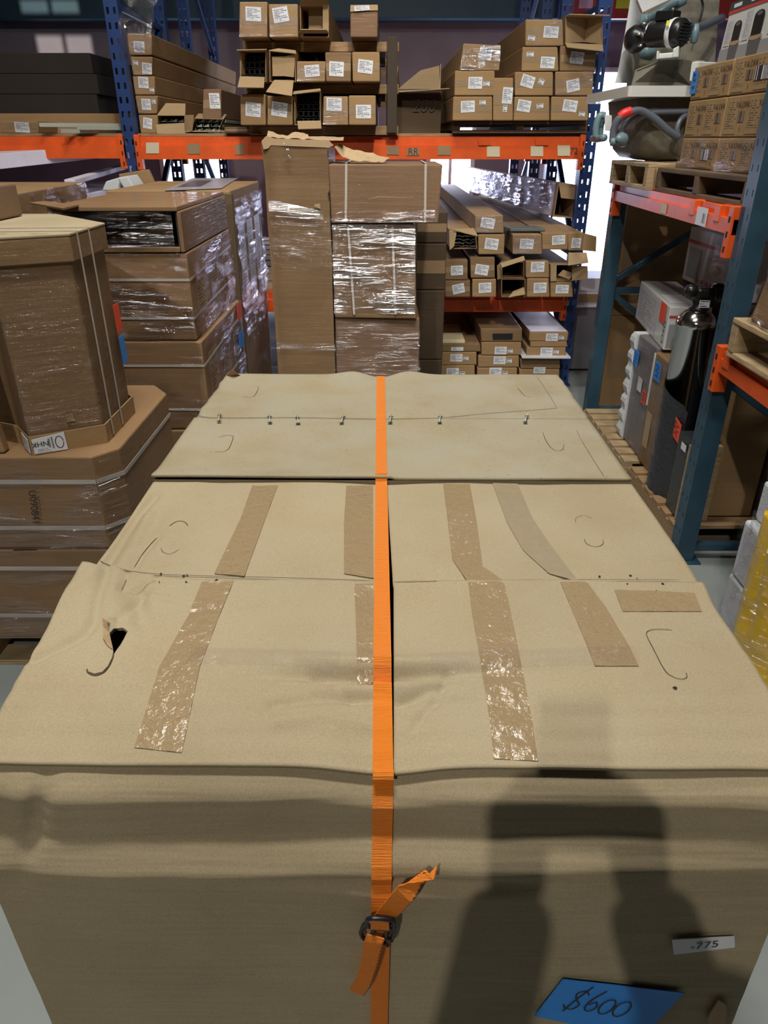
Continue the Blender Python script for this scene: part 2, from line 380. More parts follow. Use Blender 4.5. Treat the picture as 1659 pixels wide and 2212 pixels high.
def wrap_sheet(name, q, root, mat='film_clear', off=.004, amp=.004, nu=18, nv=18, freq=(3, 3, 14)):
    """stretch film: a rippled sheet just proud of the quad q"""
    q = [V(a) for a in q]; n = (q[1] - q[0]).cross(q[3] - q[0]).normalized()
    def fn(u, v):
        p = bil(q, u, v)
        return p + n * (off + amp * (noise.noise(V((p.x * freq[0], p.y * freq[1], p.z * freq[2] + 3.1))) + .6))
    return gridmesh(name, fn, nu, nv, mat, root)
def ribbon(name, pts, w, mat, root, n=V((0, 0, 1)), off=.0004):
    """thin flat line along pts on a surface with normal n"""
    P = [V(p) for p in pts]; vs = []; fs = []
    for i, p in enumerate(P):
        t = (P[min(i + 1, len(P) - 1)] - P[max(i - 1, 0)]).normalized(); s = t.cross(n).normalized() * (w / 2 * (1 if 0 < i < len(P) - 1 else .4))
        vs += [p - s + n * off, p + s + n * off]
    fs = [(2 * i, 2 * i + 1, 2 * i + 3, 2 * i + 2) for i in range(len(P) - 1)]
    return mk(name, vs, fs, mat, root)
def text(name, s, o, xd, yd, size, mat, root, shear=0.0, off=.0015, center=True):
    cu = bpy.data.curves.new('text', 'FONT'); cu.body = s; cu.size = size; cu.shear = shear
    if center: cu.align_x = 'CENTER'; cu.align_y = 'CENTER'
    to = bpy.data.objects.new('text', cu); COL.objects.link(to)
    dg = bpy.context.evaluated_depsgraph_get(); me = bpy.data.meshes.new_from_object(to.evaluated_get(dg))
    xd = V(xd).normalized(); yd = V(yd).normalized(); n = xd.cross(yd).normalized()
    vs = [V(o) + xd * v.co.x + yd * v.co.y + n * off for v in me.vertices]; fs = [tuple(p.vertices) for p in me.polygons]
    bpy.data.objects.remove(to); bpy.data.curves.remove(cu); bpy.data.meshes.remove(me)
    return mk(name, vs, fs, mat, root)

def add_label(root, q, cu, cv, wu, hv, rot=0.0, mat='label_print', name='label', off=.0012):
    """label on the face quad q (bl, br, tr, tl): centre and size as fractions, turned by rot degrees"""
    q = [V(a) for a in q]; c = bil(q, cu, cv); w = (q[1] - q[0]).length * wu / 2; h = (q[3] - q[0]).length * hv / 2
    x = (q[1] - q[0]).normalized(); n = x.cross((q[3] - q[0])).normalized(); y = n.cross(x)
    a = math.radians(rot); X = x * math.cos(a) + y * math.sin(a); Y = y * math.cos(a) - x * math.sin(a)
    return quad(name, [c - X * w - Y * h, c + X * w - Y * h, c + X * w + Y * h, c - X * w + Y * h], mat, root, off)

def pxquad(r, Y, cv=lambda x, y: (x, y)):
    """front-face quad on the plane Y from pixel rect (x0,y0,x1,y1) or four pixel corners bl,br,tr,tl"""
    if len(r) == 4 and not hasattr(r[0], '__len__'):
        x0, y0, x1, y1 = r; r = [(x0, y1), (x1, y1), (x1, y0), (x0, y0)]
    return [W(*cv(*p), Y) for p in r]

def carton(name, label, q, depth, mat='kraft', labels=(), group=None, tape=True, bev=.006, ddir=(0, 1, 0), jit=.004, cat='carton', wrap=None):
    """closed carton: body with softened edges, a taped end seam, labels on its front face"""
    q = [V(a) + V((random.uniform(-jit, jit), 0, 0)) for a in q]
    d = V(ddir).normalized() * depth
    base = (q[0] + q[1]) / 2 + d / 2
    r = thing(name, label, cat, base, group)
    hexbox('body', hexa(*q, d), mat, r, bev)
    n = (q[1] - q[0]).cross(q[3] - q[0]).normalized()
    if tape:
        v0, v1 = (.47, .53)
        quad('end_seam', [bil(q, .03, .497), bil(q, .97, .497), bil(q, .97, .503), bil(q, .03, .503)], 'ink_brown', r, .0002, .0002)
        quad('tape', [bil(q, .02, .36), bil(q, .98, .36), bil(q, .98, .64), bil(q, .02, .64)], 'tape_kraft', r, .0004, .0004)
    for l in labels:
        cu, cv, wu, hv = l[:4]; rot = l[4] if len(l) > 4 else 0
        small = len(l) > 5
        add_label(r, q, cu, cv, wu, hv, rot, 'label_small' if small else 'label_print', 'small_label' if small else 'label')
    if wrap:
        wrap_sheet('stretch_film', q, r, wrap, .003, .004, 14, 10)
    return r

def open_carton(name, label, q, depth, mat='kraft', flaps=(), group=None, t=.004, inside=None, ddir=(0, 1, 0)):
    """carton lying open at the front: four walls, a far end, hinged flaps (each a list of 4 world points)"""
    q = [V(a) for a in q]; d = V(ddir).normalized() * depth; base = (q[0] + q[1]) / 2 + d / 2
    r = thing(name, label, 'carton', base, group)
    vs = q + [p + d for p in q]; c = sum(q, V()) / 4
    inn = [p + (c - p).normalized() * t * 1.6 for p in q]
    vi = inn + [p + d * .97 for p in inn]
    vs = vs + vi
    fs = [(0, 4, 5, 1), (1, 5, 6, 2), (2, 6, 7, 3), (3, 7, 4, 0), (7, 6, 5, 4),
          (9, 13, 12, 8), (10, 14, 13, 9), (11, 15, 14, 10), (8, 12, 15, 11), (12, 13, 14, 15),
          (0, 1, 9, 8), (1, 2, 10, 9), (2, 3, 11, 10), (3, 0, 8, 11)]
    mk('body', vs, fs, mat, r)
    for fpts in flaps: plate('flap', fpts, 'kraft_inside', r, .004)
    return r

# ================================================================ the room
def wall_cells(name, axis, at, a0, a1, z0, z1, holes, mat):
    xs = sorted({a0, a1} | {h[0] for h in holes} | {h[1] for h in holes}); zs = sorted({z0, z1} | {h[2] for h in holes} | {h[3] for h in holes})
    vs = []; fs = []
    for i in range(len(xs) - 1):
        for j in range(len(zs) - 1):
            cx, cz = (xs[i] + xs[i + 1]) / 2, (zs[j] + zs[j + 1]) / 2
            if any(h[0] < cx < h[1] and h[2] < cz < h[3] for h in holes): continue
            k = len(vs)
            for a, z in ((xs[i], zs[j]), (xs[i + 1], zs[j]), (xs[i + 1], zs[j + 1]), (xs[i], zs[j + 1])):
                vs.append((a, at, z) if axis == 'x' else (at, a, z))
            fs.append((k, k + 1, k + 2, k + 3))
    return struct(mk(name, vs, fs, mat))
XL, XR, YF, YB, ZC = -4.6, 4.4, -6.0, 9.3, 6.3
struct(mk('floor', [(XL, YF, 0), (XR, YF, 0), (XR, YB, 0), (XL, YB, 0)], [(0, 1, 2, 3)], 'concrete'))
struct(mk('ceiling', [(XL, YF, ZC), (XR, YF, ZC), (XR, YB, ZC), (XL, YB, ZC)], [(3, 2, 1, 0)], 'ceiling_dark'))
wall_cells('wall_left', 'y', XL, YF, YB, 0, ZC, [], 'wall_dark')
wall_cells('wall_right', 'y', XR, YF, YB, 0, ZC, [], 'wall_dark')
wx, wz = SUNW.x, SUNW.z
PANES = [(wx - .30, wx - .025, wz - .24, wz), (wx + .02, wx + .29, wz - .24, wz), (wx - .30, wx - .025, wz + .12, wz + .225), (wx + .02, wx + .29, wz + .12, wz + .225)]
wall_cells('wall_front', 'x', YF, XL, XR, 0, ZC, PANES, 'wall_dark')
WIN = [(-2.55, -1.86, 1.0, 1.83), (.54, 1.0, .95, 1.83), (1.86, 3.35, .02, 2.25)]
wall_cells('wall_back', 'x', YB, XL, XR, 0, ZC, WIN, 'wall_paint')
for i, (a, b, z0, z1) in enumerate(WIN):
    r = bpy.data.objects.new('window_%d' % (i + 1) if i < 2 else 'door_1', None); COL.objects.link(r); r['kind'] = 'structure'
    r.location = ((a + b) / 2, YB, z0)
    for (p0, p1, q0, q1) in ((a - .05, a, z0 - .05, z1 + .05), (b, b + .05, z0 - .05, z1 + .05), (a, b, z1, z1 + .05), (a, b, z0 - .05 if z0 > .1 else 0, z0)):
        box('frame', p0, p1, YB - .04, YB + .03, max(q0, 0), q1, 'frame_white', r, .004)
    if i < 2:
        mid = (a + b) / 2
        box('mullion', mid - .018, mid + .018, YB - .02, YB + .02, z0, z1, 'frame_white', r, .003)
        for (p0, p1) in ((a, mid - .018), (mid + .018, b)):
            mk('pane', [(p0, YB + .015, z0), (p1, YB + .015, z0), (p1, YB + .015, z1), (p0, YB + .015, z1)], [(0, 1, 2, 3)], 'window_glow', r)
    else:
        n = 30
        for k in range(n):       # slats of the bright roller door
            h = (z1 - z0) / n; zz = z0 + k * h
            vs = [(a, YB + .012, zz), (b, YB + .012, zz), (b, YB - .004, zz + h * .5), (a, YB - .004, zz + h * .5), (b, YB + .012, zz + h), (a, YB + .012, zz + h)]
            mk('slat', vs, [(0, 1, 2, 3), (3, 2, 4, 5)], 'door_glow', r)
struct(box('trim_1', XL, XR, 9.02, 9.27, 2.71, 3.45, 'girder_blue', None, .01))
struct(tube('trim_2', [(XL, 8.98, 3.0), (XR, 8.98, 3.0)], .016, 'metal_galv', None, 8))

# ================================================================ the two big strapped cartons
S_ = .0106
def BF(x, y, z): return V((x * math.cos(S_) + y * math.sin(S_), -x * math.sin(S_) + y * math.cos(S_), z))
def TP(px, py, z=.95):
    p = WZ(px, py, z); return (p.x * math.cos(S_) - p.y * math.sin(S_), p.x * math.sin(S_) + p.y * math.cos(S_))
HW = .508; Y0, YM, Y1 = .603, 1.396, 2.163
SX = lambda y: -.0075 - (y - .6) / 1.56 * .0255        # strap centre line on top
def g(x, s): return math.exp(-(x / s) ** 2)
def nz(x, y, s, a, k=0.0): return a * noise.noise(V((x * s, y * s, k)))
CREASES = [([TP(*p) for p in pts], dep, sg) for pts, dep, sg in (
    (((72, 1425), (130, 1398), (185, 1372), (206, 1345), (214, 1300), (235, 1240)), .008, .009),
    (((95, 1340), (150, 1290), (205, 1250)), -.006, .014), (((290, 1275), (330, 1258), (345, 1244)), .005, .005),
    (((262, 1278), (274, 1250), (278, 1240)), .005, .005), (((255, 1340), (290, 1300), (330, 1268)), .004, .006),
    (((590, 1512), (680, 1500), (800, 1492)), .007, .008), (((680, 1455), (720, 1470), (760, 1500)), .005, .006),
    (((860, 1502), (930, 1480), (990, 1468)), .008, .007), (((900, 1545), (950, 1490), (968, 1450)), .005, .006),
    (((600, 1545), (700, 1530), (800, 1542)), -.005, .010), (((850, 1472), (950, 1455), (1040, 1462)), -.005, .010),
    (((222, 1225), (262, 1160), (300, 1105), (335, 1065)), .011, .012), (((290, 1226), (312, 1192), (342, 1160)), .005, .006),
    (((250, 1235), (292, 1170), (322, 1110)), -.006, .012))]
def crease_dz(x, y):
    s = 0.0
    for pts, dep, sg in CREASES:
        if x < min(p[0] for p in pts) - 3 * sg or x > max(p[0] for p in pts) + 3 * sg or y < min(p[1] for p in pts) - 3 * sg or y > max(p[1] for p in pts) + 3 * sg: continue
        d2 = 9.0
        for (ax_, ay_), (bx_, by_) in zip(pts, pts[1:]):
            dx, dy = bx_ - ax_, by_ - ay_; t = max(0, min(1, ((x - ax_) * dx + (y - ay_) * dy) / (dx * dx + dy * dy)))
            d2 = min(d2, (x - ax_ - t * dx) ** 2 + (y - ay_ - t * dy) ** 2)
        s -= dep * math.exp(-d2 / (sg * sg))
    return s
def zt(x, y):
    """height of the front carton's top"""
    z = .95 + nz(x, y, 5, .003, 1.7) + nz(x, y, 14, .0012, 4.4)
    if y < .82: z -= .026 * ((.82 - y) / .2) ** 1.5
    dx = x - SX(y)
    z -= .010 * g(dx, .06) * (g(y - .60, .10) + .35)
    z -= .018 * g(y - .775 - .03 * dx, .010) * g(dx, .13)
    z += .009 * g(y - .797 - .05 * abs(dx), .013) * g(dx, .17)
    z -= .006 * g(y - .735 + .08 * dx, .010) * g(dx - .04, .13)
    if y < .82: z += .0007 * math.sin(y * 2 * math.pi / .034) * min(1, (.82 - y) / .08)
    z -= .0012 * g(y - .835, .012)                         # score line under the clear tape
    # dented corner by the torn handle hole
    z -= .009 * g((x + .435) + (y - 1.0) * .55, .02) * g(y - .93, .10)
    z -= .006 * g(x + .40 + (y - .96) * .3, .010) * g(y - .96, .05) - .005 * g(x + .46, .03) * g(y - .93, .06)
    z -= .004 * g(y - .90 - (x + .36) * .25, .006) * g(x + .33, .10) + .004 * g(y - .955 + (x + .36) * .35, .006) * g(x + .35, .07)
    z += crease_dz(x, y)
    z -= .004 * g(x + .455 - (y - 1.2) * .12, .022) * g(y - 1.19, .11)
    z += .006 * g(x + .41, .03) * g(y - 1.19, .14)
    return z
def zt2(x, y):
    z = .957 + nz(x, y, 5, .002, 7.7) + .006 * g(y - YM, .03) * (1 if x < 0 else .4)
    z -= .010 * g(x - SX(y), .05) * g(y - Y1, .05)
    z += .010 * g(abs(x - SX(y)) - .085, .05) * g(y - Y1, .03)
    z -= .004 * g(y - 1.78, .008) * (1 - min(1, abs(x) / .45))
    return z
def sheet(name, x0, x1, y0, y1, zf, nx, ny, mat, root, t=.005, edge=None):
    """solid cardboard panel following the height zf; edge() may move the outline"""
    top = []; n = (nx + 1) * (ny + 1)
    for j in range(ny + 1):
        for i in range(nx + 1):
            x = x0 + (x1 - x0) * i / nx; y = y0 + (y1 - y0) * j / ny
            X, Yy, dz = (x, y, 0) if edge is None else edge(x, y)
            top.append((X, Yy, zf(X, Yy) + dz))
    vs = [BF(*p) for p in top] + [BF(p[0], p[1], p[2] - t) for p in top]
    W_ = nx + 1; fs = []
    for j in range(ny):
        for i in range(nx):
            a = j * W_ + i; fs.append((a, a + 1, a + W_ + 1, a + W_)); fs.append((n + a + W_, n + a + W_ + 1, n + a + 1, n + a))
    for i in range(nx):
        fs.append((i + 1, i, n + i, n + i + 1)); b = ny * W_ + i; fs.append((b, b + 1, n + b + 1, n + b))
    for j in range(ny):
        a = j * W_; fs.append((a, a + W_, n + a + W_, n + a)); b = j * W_ + nx; fs.append((b + W_, b, n + b, n + b + W_))
    o = mk(name, vs, fs, mat, root, True)
    bm = bmesh.new(); bm.from_mesh(o.data); bmesh.ops.recalc_face_normals(bm, faces=bm.faces); bm.to_mesh(o.data); bm.free()
    return o

big = thing('shipping_carton', 'large tan carton with clear tape strips, torn hand hole and blue $600 tag', 'carton', BF(0, (Y0 + YM) / 2, 0), None, -S_)
def fd(x, z):
    """how far the front panel bulges out (towards the viewer)"""
    o = nz(x, z, 4, .006, 9.1) + nz(x, z, 16, .0012, 2.2)
    lean = 0.0
    zc = .825 + .012 * max(-1, min(1, x / .25)) * (1 if x > 0 else .25)
    cf = max(0, 1 - abs(x + .02) / .80); dl = .012 * cf
    if z > zc: lean = -dl
    else: lean = -dl + .036 * cf * min(1, (zc - z) / .04) * (max(0, 1 - (zc - .04 - z) / .30) ** 1.2 if zc - z > .04 else 1) + dl * min(1, (zc - z) / .3)
    zc2 = .775 + .01 * x
    w2 = g(x - .03, .14)
    if z < zc2 + .03: lean -= .014 * w2 * max(0, 1 - abs(z - zc2) / .025)
    o += lean
    o -= .010 * g(x + .44 - (z - .85) * .35, .014) * g(z - .86, .09)     # crease by the corner
    o -= .014 * g(x + .50, .05) * g(z - .86, .05)
    zr = zt(x, Y0 + .036) - .044
    if z > zr: o -= .042 * ((z - zr) / .040) ** 1.7                      # rolled upper edge
    return o
ZTF = lambda x: zt(x, Y0 + .036) - .004
nx, nzz = 150, 150
vs = []; fs = []
for j in range(nzz + 1):
    for i in range(nx + 1):
        x = -HW + 2 * HW * i / nx; z = ZTF(x) * (1 - (1 - j / nzz) ** 1.25)
        vs.append(BF(x, Y0 - fd(x, z), z))
for j in range(nzz):
    for i in range(nx):
        a = j * (nx + 1) + i; fs.append((a, a + 1, a + nx + 2, a + nx + 1))
mk('front_panel', vs, fs, 'kraft_front', big, True)
mk('side_panel', [BF(-HW, Y0, 0), BF(-HW, YM, 0), BF(-HW, YM, .94), BF(-HW, Y0 + .015, .93)], [(3, 2, 1, 0)], 'kraft_pale', big)
mk('side_panel', [BF(HW, Y0, 0), BF(HW, YM, 0), BF(HW, YM, .94), BF(HW, Y0 + .015, .93)], [(0, 1, 2, 3)], 'kraft_pale', big)
mk('back_panel', [BF(-HW, YM - .004, 0), BF(HW, YM - .004, 0), BF(HW, YM - .004, .94), BF(-HW, YM - .004, .94)], [(0, 1, 2, 3)], 'kraft_pale', big)
mk('bottom_panel', [BF(-HW, Y0, .004), BF(HW, Y0, .004), BF(HW, YM, .004), BF(-HW, YM, .004)], [(0, 1, 2, 3)], 'kraft_pale', big)
YS = 1.004
def edge_fl(x, y):
    # corner of the flap by the torn hole rides up over its neighbour
    k = g(x + HW, .10) * g(y - YS, .12)
    return (x - .012 * k, y + .030 * k, .012 * k + (.004 * g(y - YS, .03)))
def edge_fr(x, y):
    k = g(x - HW, .06) * g(y - YS, .05); return (x + .006 * k, y, .004 * g(y - YS, .03))
def edge_front(fn):
    def e(x, y):
        X, Y_, dz = fn(x, y)
        return X, Y_, dz
    return e
xs = -.004
FL = sheet('flap', -HW, SX(.8) - xs + .004, Y0 + .030, YS, zt, 104, 84, 'kraft_pale', big, edge=edge_front(edge_fl))
FR = sheet('flap', SX(.8) + .016, HW, Y0 + .030, YS, zt, 104, 84, 'kraft_pale', big, edge=edge_front(edge_fr))
zb = lambda x, y: zt(x, y) - .002
def edge_bl(x, y): return (x, y, -.004 * g(y - YS, .02))
sheet('flap', -HW, SX(1.2) + .004, YS + .002, YM - .004, zb, 90, 70, 'kraft_pale', big, edge=edge_bl)
def edge_br(x, y):
    k = max(0, 1 - (x - SX(1.2)) / .2); return (x + .014 * k * (1 - (y - YS) / .4) + .004, y, -.003 * g(y - YS, .02))
sheet('flap', SX(1.2) + .004, HW, YS + .002, YM - .004, zb, 90, 70, 'kraft_pale', big, edge=edge_br)
# cut the torn hand hole through the flap
hp = [(232, 1376), (246, 1361), (266, 1358), (276, 1365), (268, 1380), (256, 1398), (246, 1413), (243, 1396), (236, 1386)]
hb = [TP(*p) for p in hp]; k = len(hb)
cv_ = [BF(x, y, .88) for x, y in hb] + [BF(x, y, 1.02) for x, y in hb]
cutm = mk('cutter', cv_, [tuple(reversed(range(k))), tuple(range(k, 2 * k))] + [(i, (i + 1) % k, (i + 1) % k + k, i + k) for i in range(k)], 'kraft_torn')
bm = bmesh.new(); bm.from_mesh(cutm.data); bmesh.ops.recalc_face_normals(bm, faces=bm.faces); bm.to_mesh(cutm.data); bm.free()
md = FL.modifiers.new('cut', 'BOOLEAN'); md.object = cutm; md.operation = 'DIFFERENCE'; md.solver = 'EXACT'
bpy.context.view_layer.update()
dg = bpy.context.evaluated_depsgraph_get(); nm = bpy.data.meshes.new_from_object(FL.evaluated_get(dg))
FL.modifiers.clear(); FL.data = nm; bpy.data.objects.remove(cutm)
def zt_f(x, y): return zt(x, y) + (.004 * g(y - YS, .03) if y < YS + .001 else -.002) + (.012 * g(x + HW, .10) * g(y - YS, .12) if y < YS else 0)
def on_top(px, py, zf=None, off=0.0, z=.95):
    zf = zf or zt_f; x, y = TP(px, py, z)
    for _ in range(4): x, y = TP(px, py, zf(x, y))
    return BF(x, y, zf(x, y) + off)
def marks(name, pts, w, mat, root, zf=None, off=.0008, n=6, z=.95):
    w = w * .7
    P = spline([V((*p, 0)) for p in pts], n); return ribbon(name, [on_top(p.x, p.y, zf, off, z) for p in P], w, mat, root)
# torn tab: the punched tongue bent up beside the hole
tb = []
for (a, b, up) in (((222, 1340), (239, 1345), .012), ((224, 1358), (236, 1362), .018), ((223, 1380), (240, 1384), .014), ((234, 1400), (246, 1410), .006)):
    tb.append((on_top(*a, off=.004), on_top(*b, off=up)))
vs = [p for ab in tb for p in ab]; mk('torn_tab', vs, [(2 * i, 2 * i + 1, 2 * i + 3, 2 * i + 2) for i in range(3)], 'kraft_torn', big)
tg_ = [(246, 1412), (243, 1425), (234, 1443), (222, 1455), (205, 1459), (192, 1454), (189, 1446), (197, 1430), (212, 1410), (228, 1394), (242, 1395)]
plate('punched_tongue', [on_top(*p, off=.0045 - .0003 * i if i < 7 else .0012) for i, p in enumerate(tg_)][::-1], 'kraft_pale', big, .0035)
marks('hand_hole_cut', [(188, 1446), (190, 1454), (205, 1460), (222, 1455), (234, 1443), (243, 1425), (246, 1412)], .0022, 'ink_brown', big)
marks('hand_hole_cut', [(1452, 1362), (1420, 1360), (1400, 1364), (1397, 1374), (1412, 1404), (1434, 1446), (1450, 1461), (1470, 1468), (1483, 1464), (1482, 1454)], .0014, 'ink_brown', big)
marks('hand_hole_cut', [(366, 1137), (382, 1127), (398, 1128), (406, 1136)], .002, 'ink_brown', big)
marks('hand_hole_cut', [(348, 1184), (352, 1193), (368, 1197), (388, 1187)], .0011, 'ink_brown', big)
marks('hand_hole_cut', [(1243, 1130), (1245, 1119), (1262, 1114), (1278, 1121)], .0009, 'ink_brown', big)
marks('hand_hole_cut', [(1262, 1165), (1268, 1176), (1288, 1182), (1302, 1176), (1302, 1166)], .0014, 'ink_brown', big)
marks('crease', [(209, 1234), (250, 1180), (290, 1125), (330, 1060)], .0045, 'ink_brown', big, off=.0002) if False else None
marks('crease', [(216, 1212), (250, 1228), (290, 1236), (350, 1242), (470, 1246), (640, 1250), (810, 1256)], .0022, 'ink_brown', big, off=.001)
marks('crease', [(850, 1258), (960, 1256), (1100, 1254), (1300, 1253), (1470, 1254)], .0016, 'ink_brown', big, off=.001)
marks('crease', [(290, 1226), (312, 1192), (340, 1160)], .0013, 'ink_brown', big)
marks('crease', [(262, 1275), (274, 1250), (279, 1238)], .0012, 'ink_brown', big)
marks('crease', [(290, 1275), (330, 1258), (345, 1244)], .0012, 'ink_brown', big)
for p in ((229, 1226), (284, 1238), (348, 1240), (404, 1243), (468, 1254), (344, 1258), (402, 1258), (1355, 1262), (1376, 1250), (1362, 1244), (1295, 1246), (1432, 1262), (1418, 1277), (1458, 1487), (397, 1244)):
    a = on_top(*p, off=.0012); s = random.uniform(.0012, .0028)
    mk('staple_hole', [a + V((math.cos(t) * s * random.uniform(.6, 1.3), math.sin(t) * s * random.uniform(.6, 1.3), 0)) for t in [i * math.pi / 3.5 for i in range(7)]], [tuple(range(7))], 'hole_dark', big)
# clear packing tape strips (left and right edge of each strip, as pixels)
def tape_strip(pairs, mat, zf=None, off=.0013, nu=7, ns=14, name='packing_tape', wr=.0006):
    P = []
    for i in range(len(pairs) - 1):
        for k in range(ns + (i == len(pairs) - 2)):
            t = k / ns; a, b = pairs[i], pairs[i + 1]; P.append([a[m] * (1 - t) + b[m] * t for m in range(4)])
    vs = []
    for l in P:
        for i in range(nu + 1):
            u = i / nu; q = on_top(l[0] * (1 - u) + l[2] * u, l[1] * (1 - u) + l[3] * u, zf, off)
            vs.append(q + V((0, 0, wr * noise.noise(q * 55))))
    W_ = nu + 1; fs = [(j * W_ + i, j * W_ + i + 1, (j + 1) * W_ + i + 1, (j + 1) * W_ + i) for j in range(len(P) - 1) for i in range(nu)]
    return mk(name, vs, fs, mat, big, True)
B_ = .0013
tape_strip([(545, 1050, 600, 1050), (520, 1120, 573, 1122), (463, 1240, 528, 1246)], 'tape_brown', off=B_, wr=.0012)
tape_strip([(436, 1258, 505, 1256), (405, 1335, 472, 1336), (345, 1440, 432, 1440), (290, 1616, 393, 1627)], 'tape_brown', wr=.0012)
tape_strip([(748, 1050, 806, 1050), (743, 1130, 806, 1130), (743, 1240, 807, 1250)], 'tape_brown', off=B_, wr=.0012)
tape_strip([(765, 1262, 807, 1262), (768, 1330, 808, 1330), (772, 1470, 808, 1470)], 'tape_brown')
tape_strip([(957, 1047, 1015, 1047), (967, 1130, 1030, 1130), (977, 1210, 1043, 1225), (1008, 1255, 1088, 1256)], 'tape_brown', off=.0016)
tape_strip([(1011, 1258, 1088, 1257), (1020, 1330, 1105, 1330), (1038, 1430, 1125, 1430), (1058, 1560, 1150, 1560), (1066, 1640, 1162, 1645)], 'tape_brown', wr=.0012)
tape_strip([(1064, 1045, 1118, 1046), (1095, 1130, 1150, 1120), (1130, 1190, 1190, 1180), (1185, 1240, 1250, 1258)], 'tape_grey', off=.0016)
tape_strip([(1210, 1258, 1268, 1258), (1232, 1310, 1308, 1312), (1268, 1395, 1358, 1395), (1285, 1440, 1380, 1440)], 'tape_brown')
tape_strip([(1327, 1275, 1345, 1322), (1420, 1278, 1440, 1322), (1500, 1282, 1516, 1322)], 'tape_brown')
tape_strip([(420, 1402, 400, 1436), (600, 1405, 590, 1440), (735, 1410, 730, 1446)], 'tape_clear', off=.0022)
tape_strip([(930, 1412, 930, 1450), (1040, 1408, 1040, 1448), (1200, 1402, 1215, 1442), (1370, 1397, 1385, 1436)], 'tape_clear', off=.0022)
# number sticker and the blue price tag on the front panel
def on_front(px, py, off=.0): 
    Y = Y0
    for _ in range(4):
        p = W(px, py, Y); x = p.x * math.cos(S_) - p.y * math.sin(S_); Y = Y0 - fd(x, p.z)
    return BF(x, Y - off, p.z)
fq = [on_front(*p, .004) for p in ((1450, 2046), (1580, 2029), (1579, 2006), (1446, 2014))]
st_ = quad('number_sticker', fq, 'paper_white', big, .001)
text('number_print', '-775', bil(fq, .5, .5), fq[1] - fq[0], fq[3] - fq[0], .021, 'ink_black', st_, .12, off=.0035)
tq = [on_front(*p, .004) for p in ((1152, 2182), (1384, 2226), (1472, 2128), (1213, 2102))]
tag = quad('price_tag', tq, 'tape_blue', big, .001); tag['label'] = 'bright blue tape tag with handwritten $600'
def scribble(strokes, q, root, w=.0026, mat='ink_black', name='handwriting', n_off=.003):
    n = (V(q[1]) - V(q[0])).cross(V(q[3]) - V(q[0])).normalized(); vs = []; fs = []
    for s in strokes:
        P = spline([V((a, b, 0)) for a, b in s], 6); P = [bil(q, p.x, p.y) for p in P]; k0 = len(vs)
        for i, p in enumerate(P):
            t = (P[min(i + 1, len(P) - 1)] - P[max(i - 1, 0)]).normalized(); sd = t.cross(n) * w / 2
            vs += [p - sd + n * n_off, p + sd + n * n_off]
        fs += [(k0 + 2 * i, k0 + 2 * i + 1, k0 + 2 * i + 3, k0 + 2 * i + 2) for i in range(len(P) - 1)]
    return mk(name, vs, fs, mat, root)
def oval(cx, cy, rx, ry, a0=100, a1=470, n=12): return [(cx + rx * math.cos(math.radians(a0 + (a1 - a0) * i / n)), cy + ry * math.sin(math.radians(a0 + (a1 - a0) * i / n))) for i in range(n + 1)]
scribble([[(.29, .72), (.24, .80), (.19, .72), (.22, .58), (.27, .48), (.25, .36), (.19, .34), (.15, .42)], [(.27, .92), (.22, .60), (.185, .26)],
          [(.40, .86), (.34, .62), (.335, .42), (.38, .36), (.42, .46), (.39, .58), (.345, .50)],
          oval(.50, .52, .055, .17), oval(.63, .52, .06, .17)], [V(t) for t in tq], tag)
# scuffed lower corner of the front panel
vs = [on_front(*p, .006) for p in ((1520, 2180), (1545, 2140), (1562, 2150), (1560, 2200), (1530, 2212))]
plate('torn_patch', vs, 'kraft_torn', big, .002)

# ---- the second carton
bk = thing('shipping_carton', 'large tan carton with dusty stapled top strapped behind the taped one', 'carton', BF(0, (YM + Y1) / 2, 0), None, -S_)
mk('body', [BF(-HW, YM + .003, 0), BF(HW, YM + .003, 0), BF(HW, Y1, 0), BF(-HW, Y1, 0), BF(-HW, YM + .003, .951), BF(HW, YM + .003, .951), BF(HW, Y1, .951), BF(-HW, Y1, .951)],
   [(0, 1, 5, 4), (1, 2, 6, 5), (2, 3, 7, 6), (3, 0, 4, 7), (3, 2, 1, 0)], 'kraft_pale', bk)
YC = 1.772
sheet('flap', -HW - .004, HW + .003, YM, YC - .001, zt2, 100, 40, 'kraft_dusty', bk, t=.006)
def edge_b2(x, y):
    return (x + (.004 * noise.noise(V((y * 22, 3, x))) if abs(x) > .49 else 0), y, 0)
sheet('flap', -HW, HW + .004, YC + .001, Y1, zt2, 100, 40, 'kraft_dusty', bk, t=.006, edge=edge_b2)
m2 = lambda pts, w, mat='ink_brown', name='hand_hole_cut', off=.0012: marks(name, pts, w, mat, bk, zt2, off, 5, .957)
m2([(527, 857), (535, 859), (548, 857), (557, 843), (557, 835)], .0014)
m2([(475, 945), (490, 941), (503, 943), (502, 952), (494, 970), (480, 977), (463, 976)], .0016)
m2([(1118, 838), (1126, 848), (1136, 857), (1147, 858)], .0014)
m2([(1173, 935), (1178, 950), (1190, 968), (1206, 975), (1216, 970), (1218, 960)], .0014)
m2([(415, 894), (450, 903), (520, 904), (640, 903), (735, 905), (815, 907)], .0026, name='seam')
m2([(830, 907), (900, 905), (955, 903), (1050, 894), (1150, 887), (1205, 882)], .0022, name='seam')
m2([(1160, 815), (1178, 840), (1202, 880)], .002, 'tape_kraft', 'scuff_line'); m2([(1245, 930), (1270, 975), (1305, 1030)], .002, 'tape_kraft', 'scuff_line')
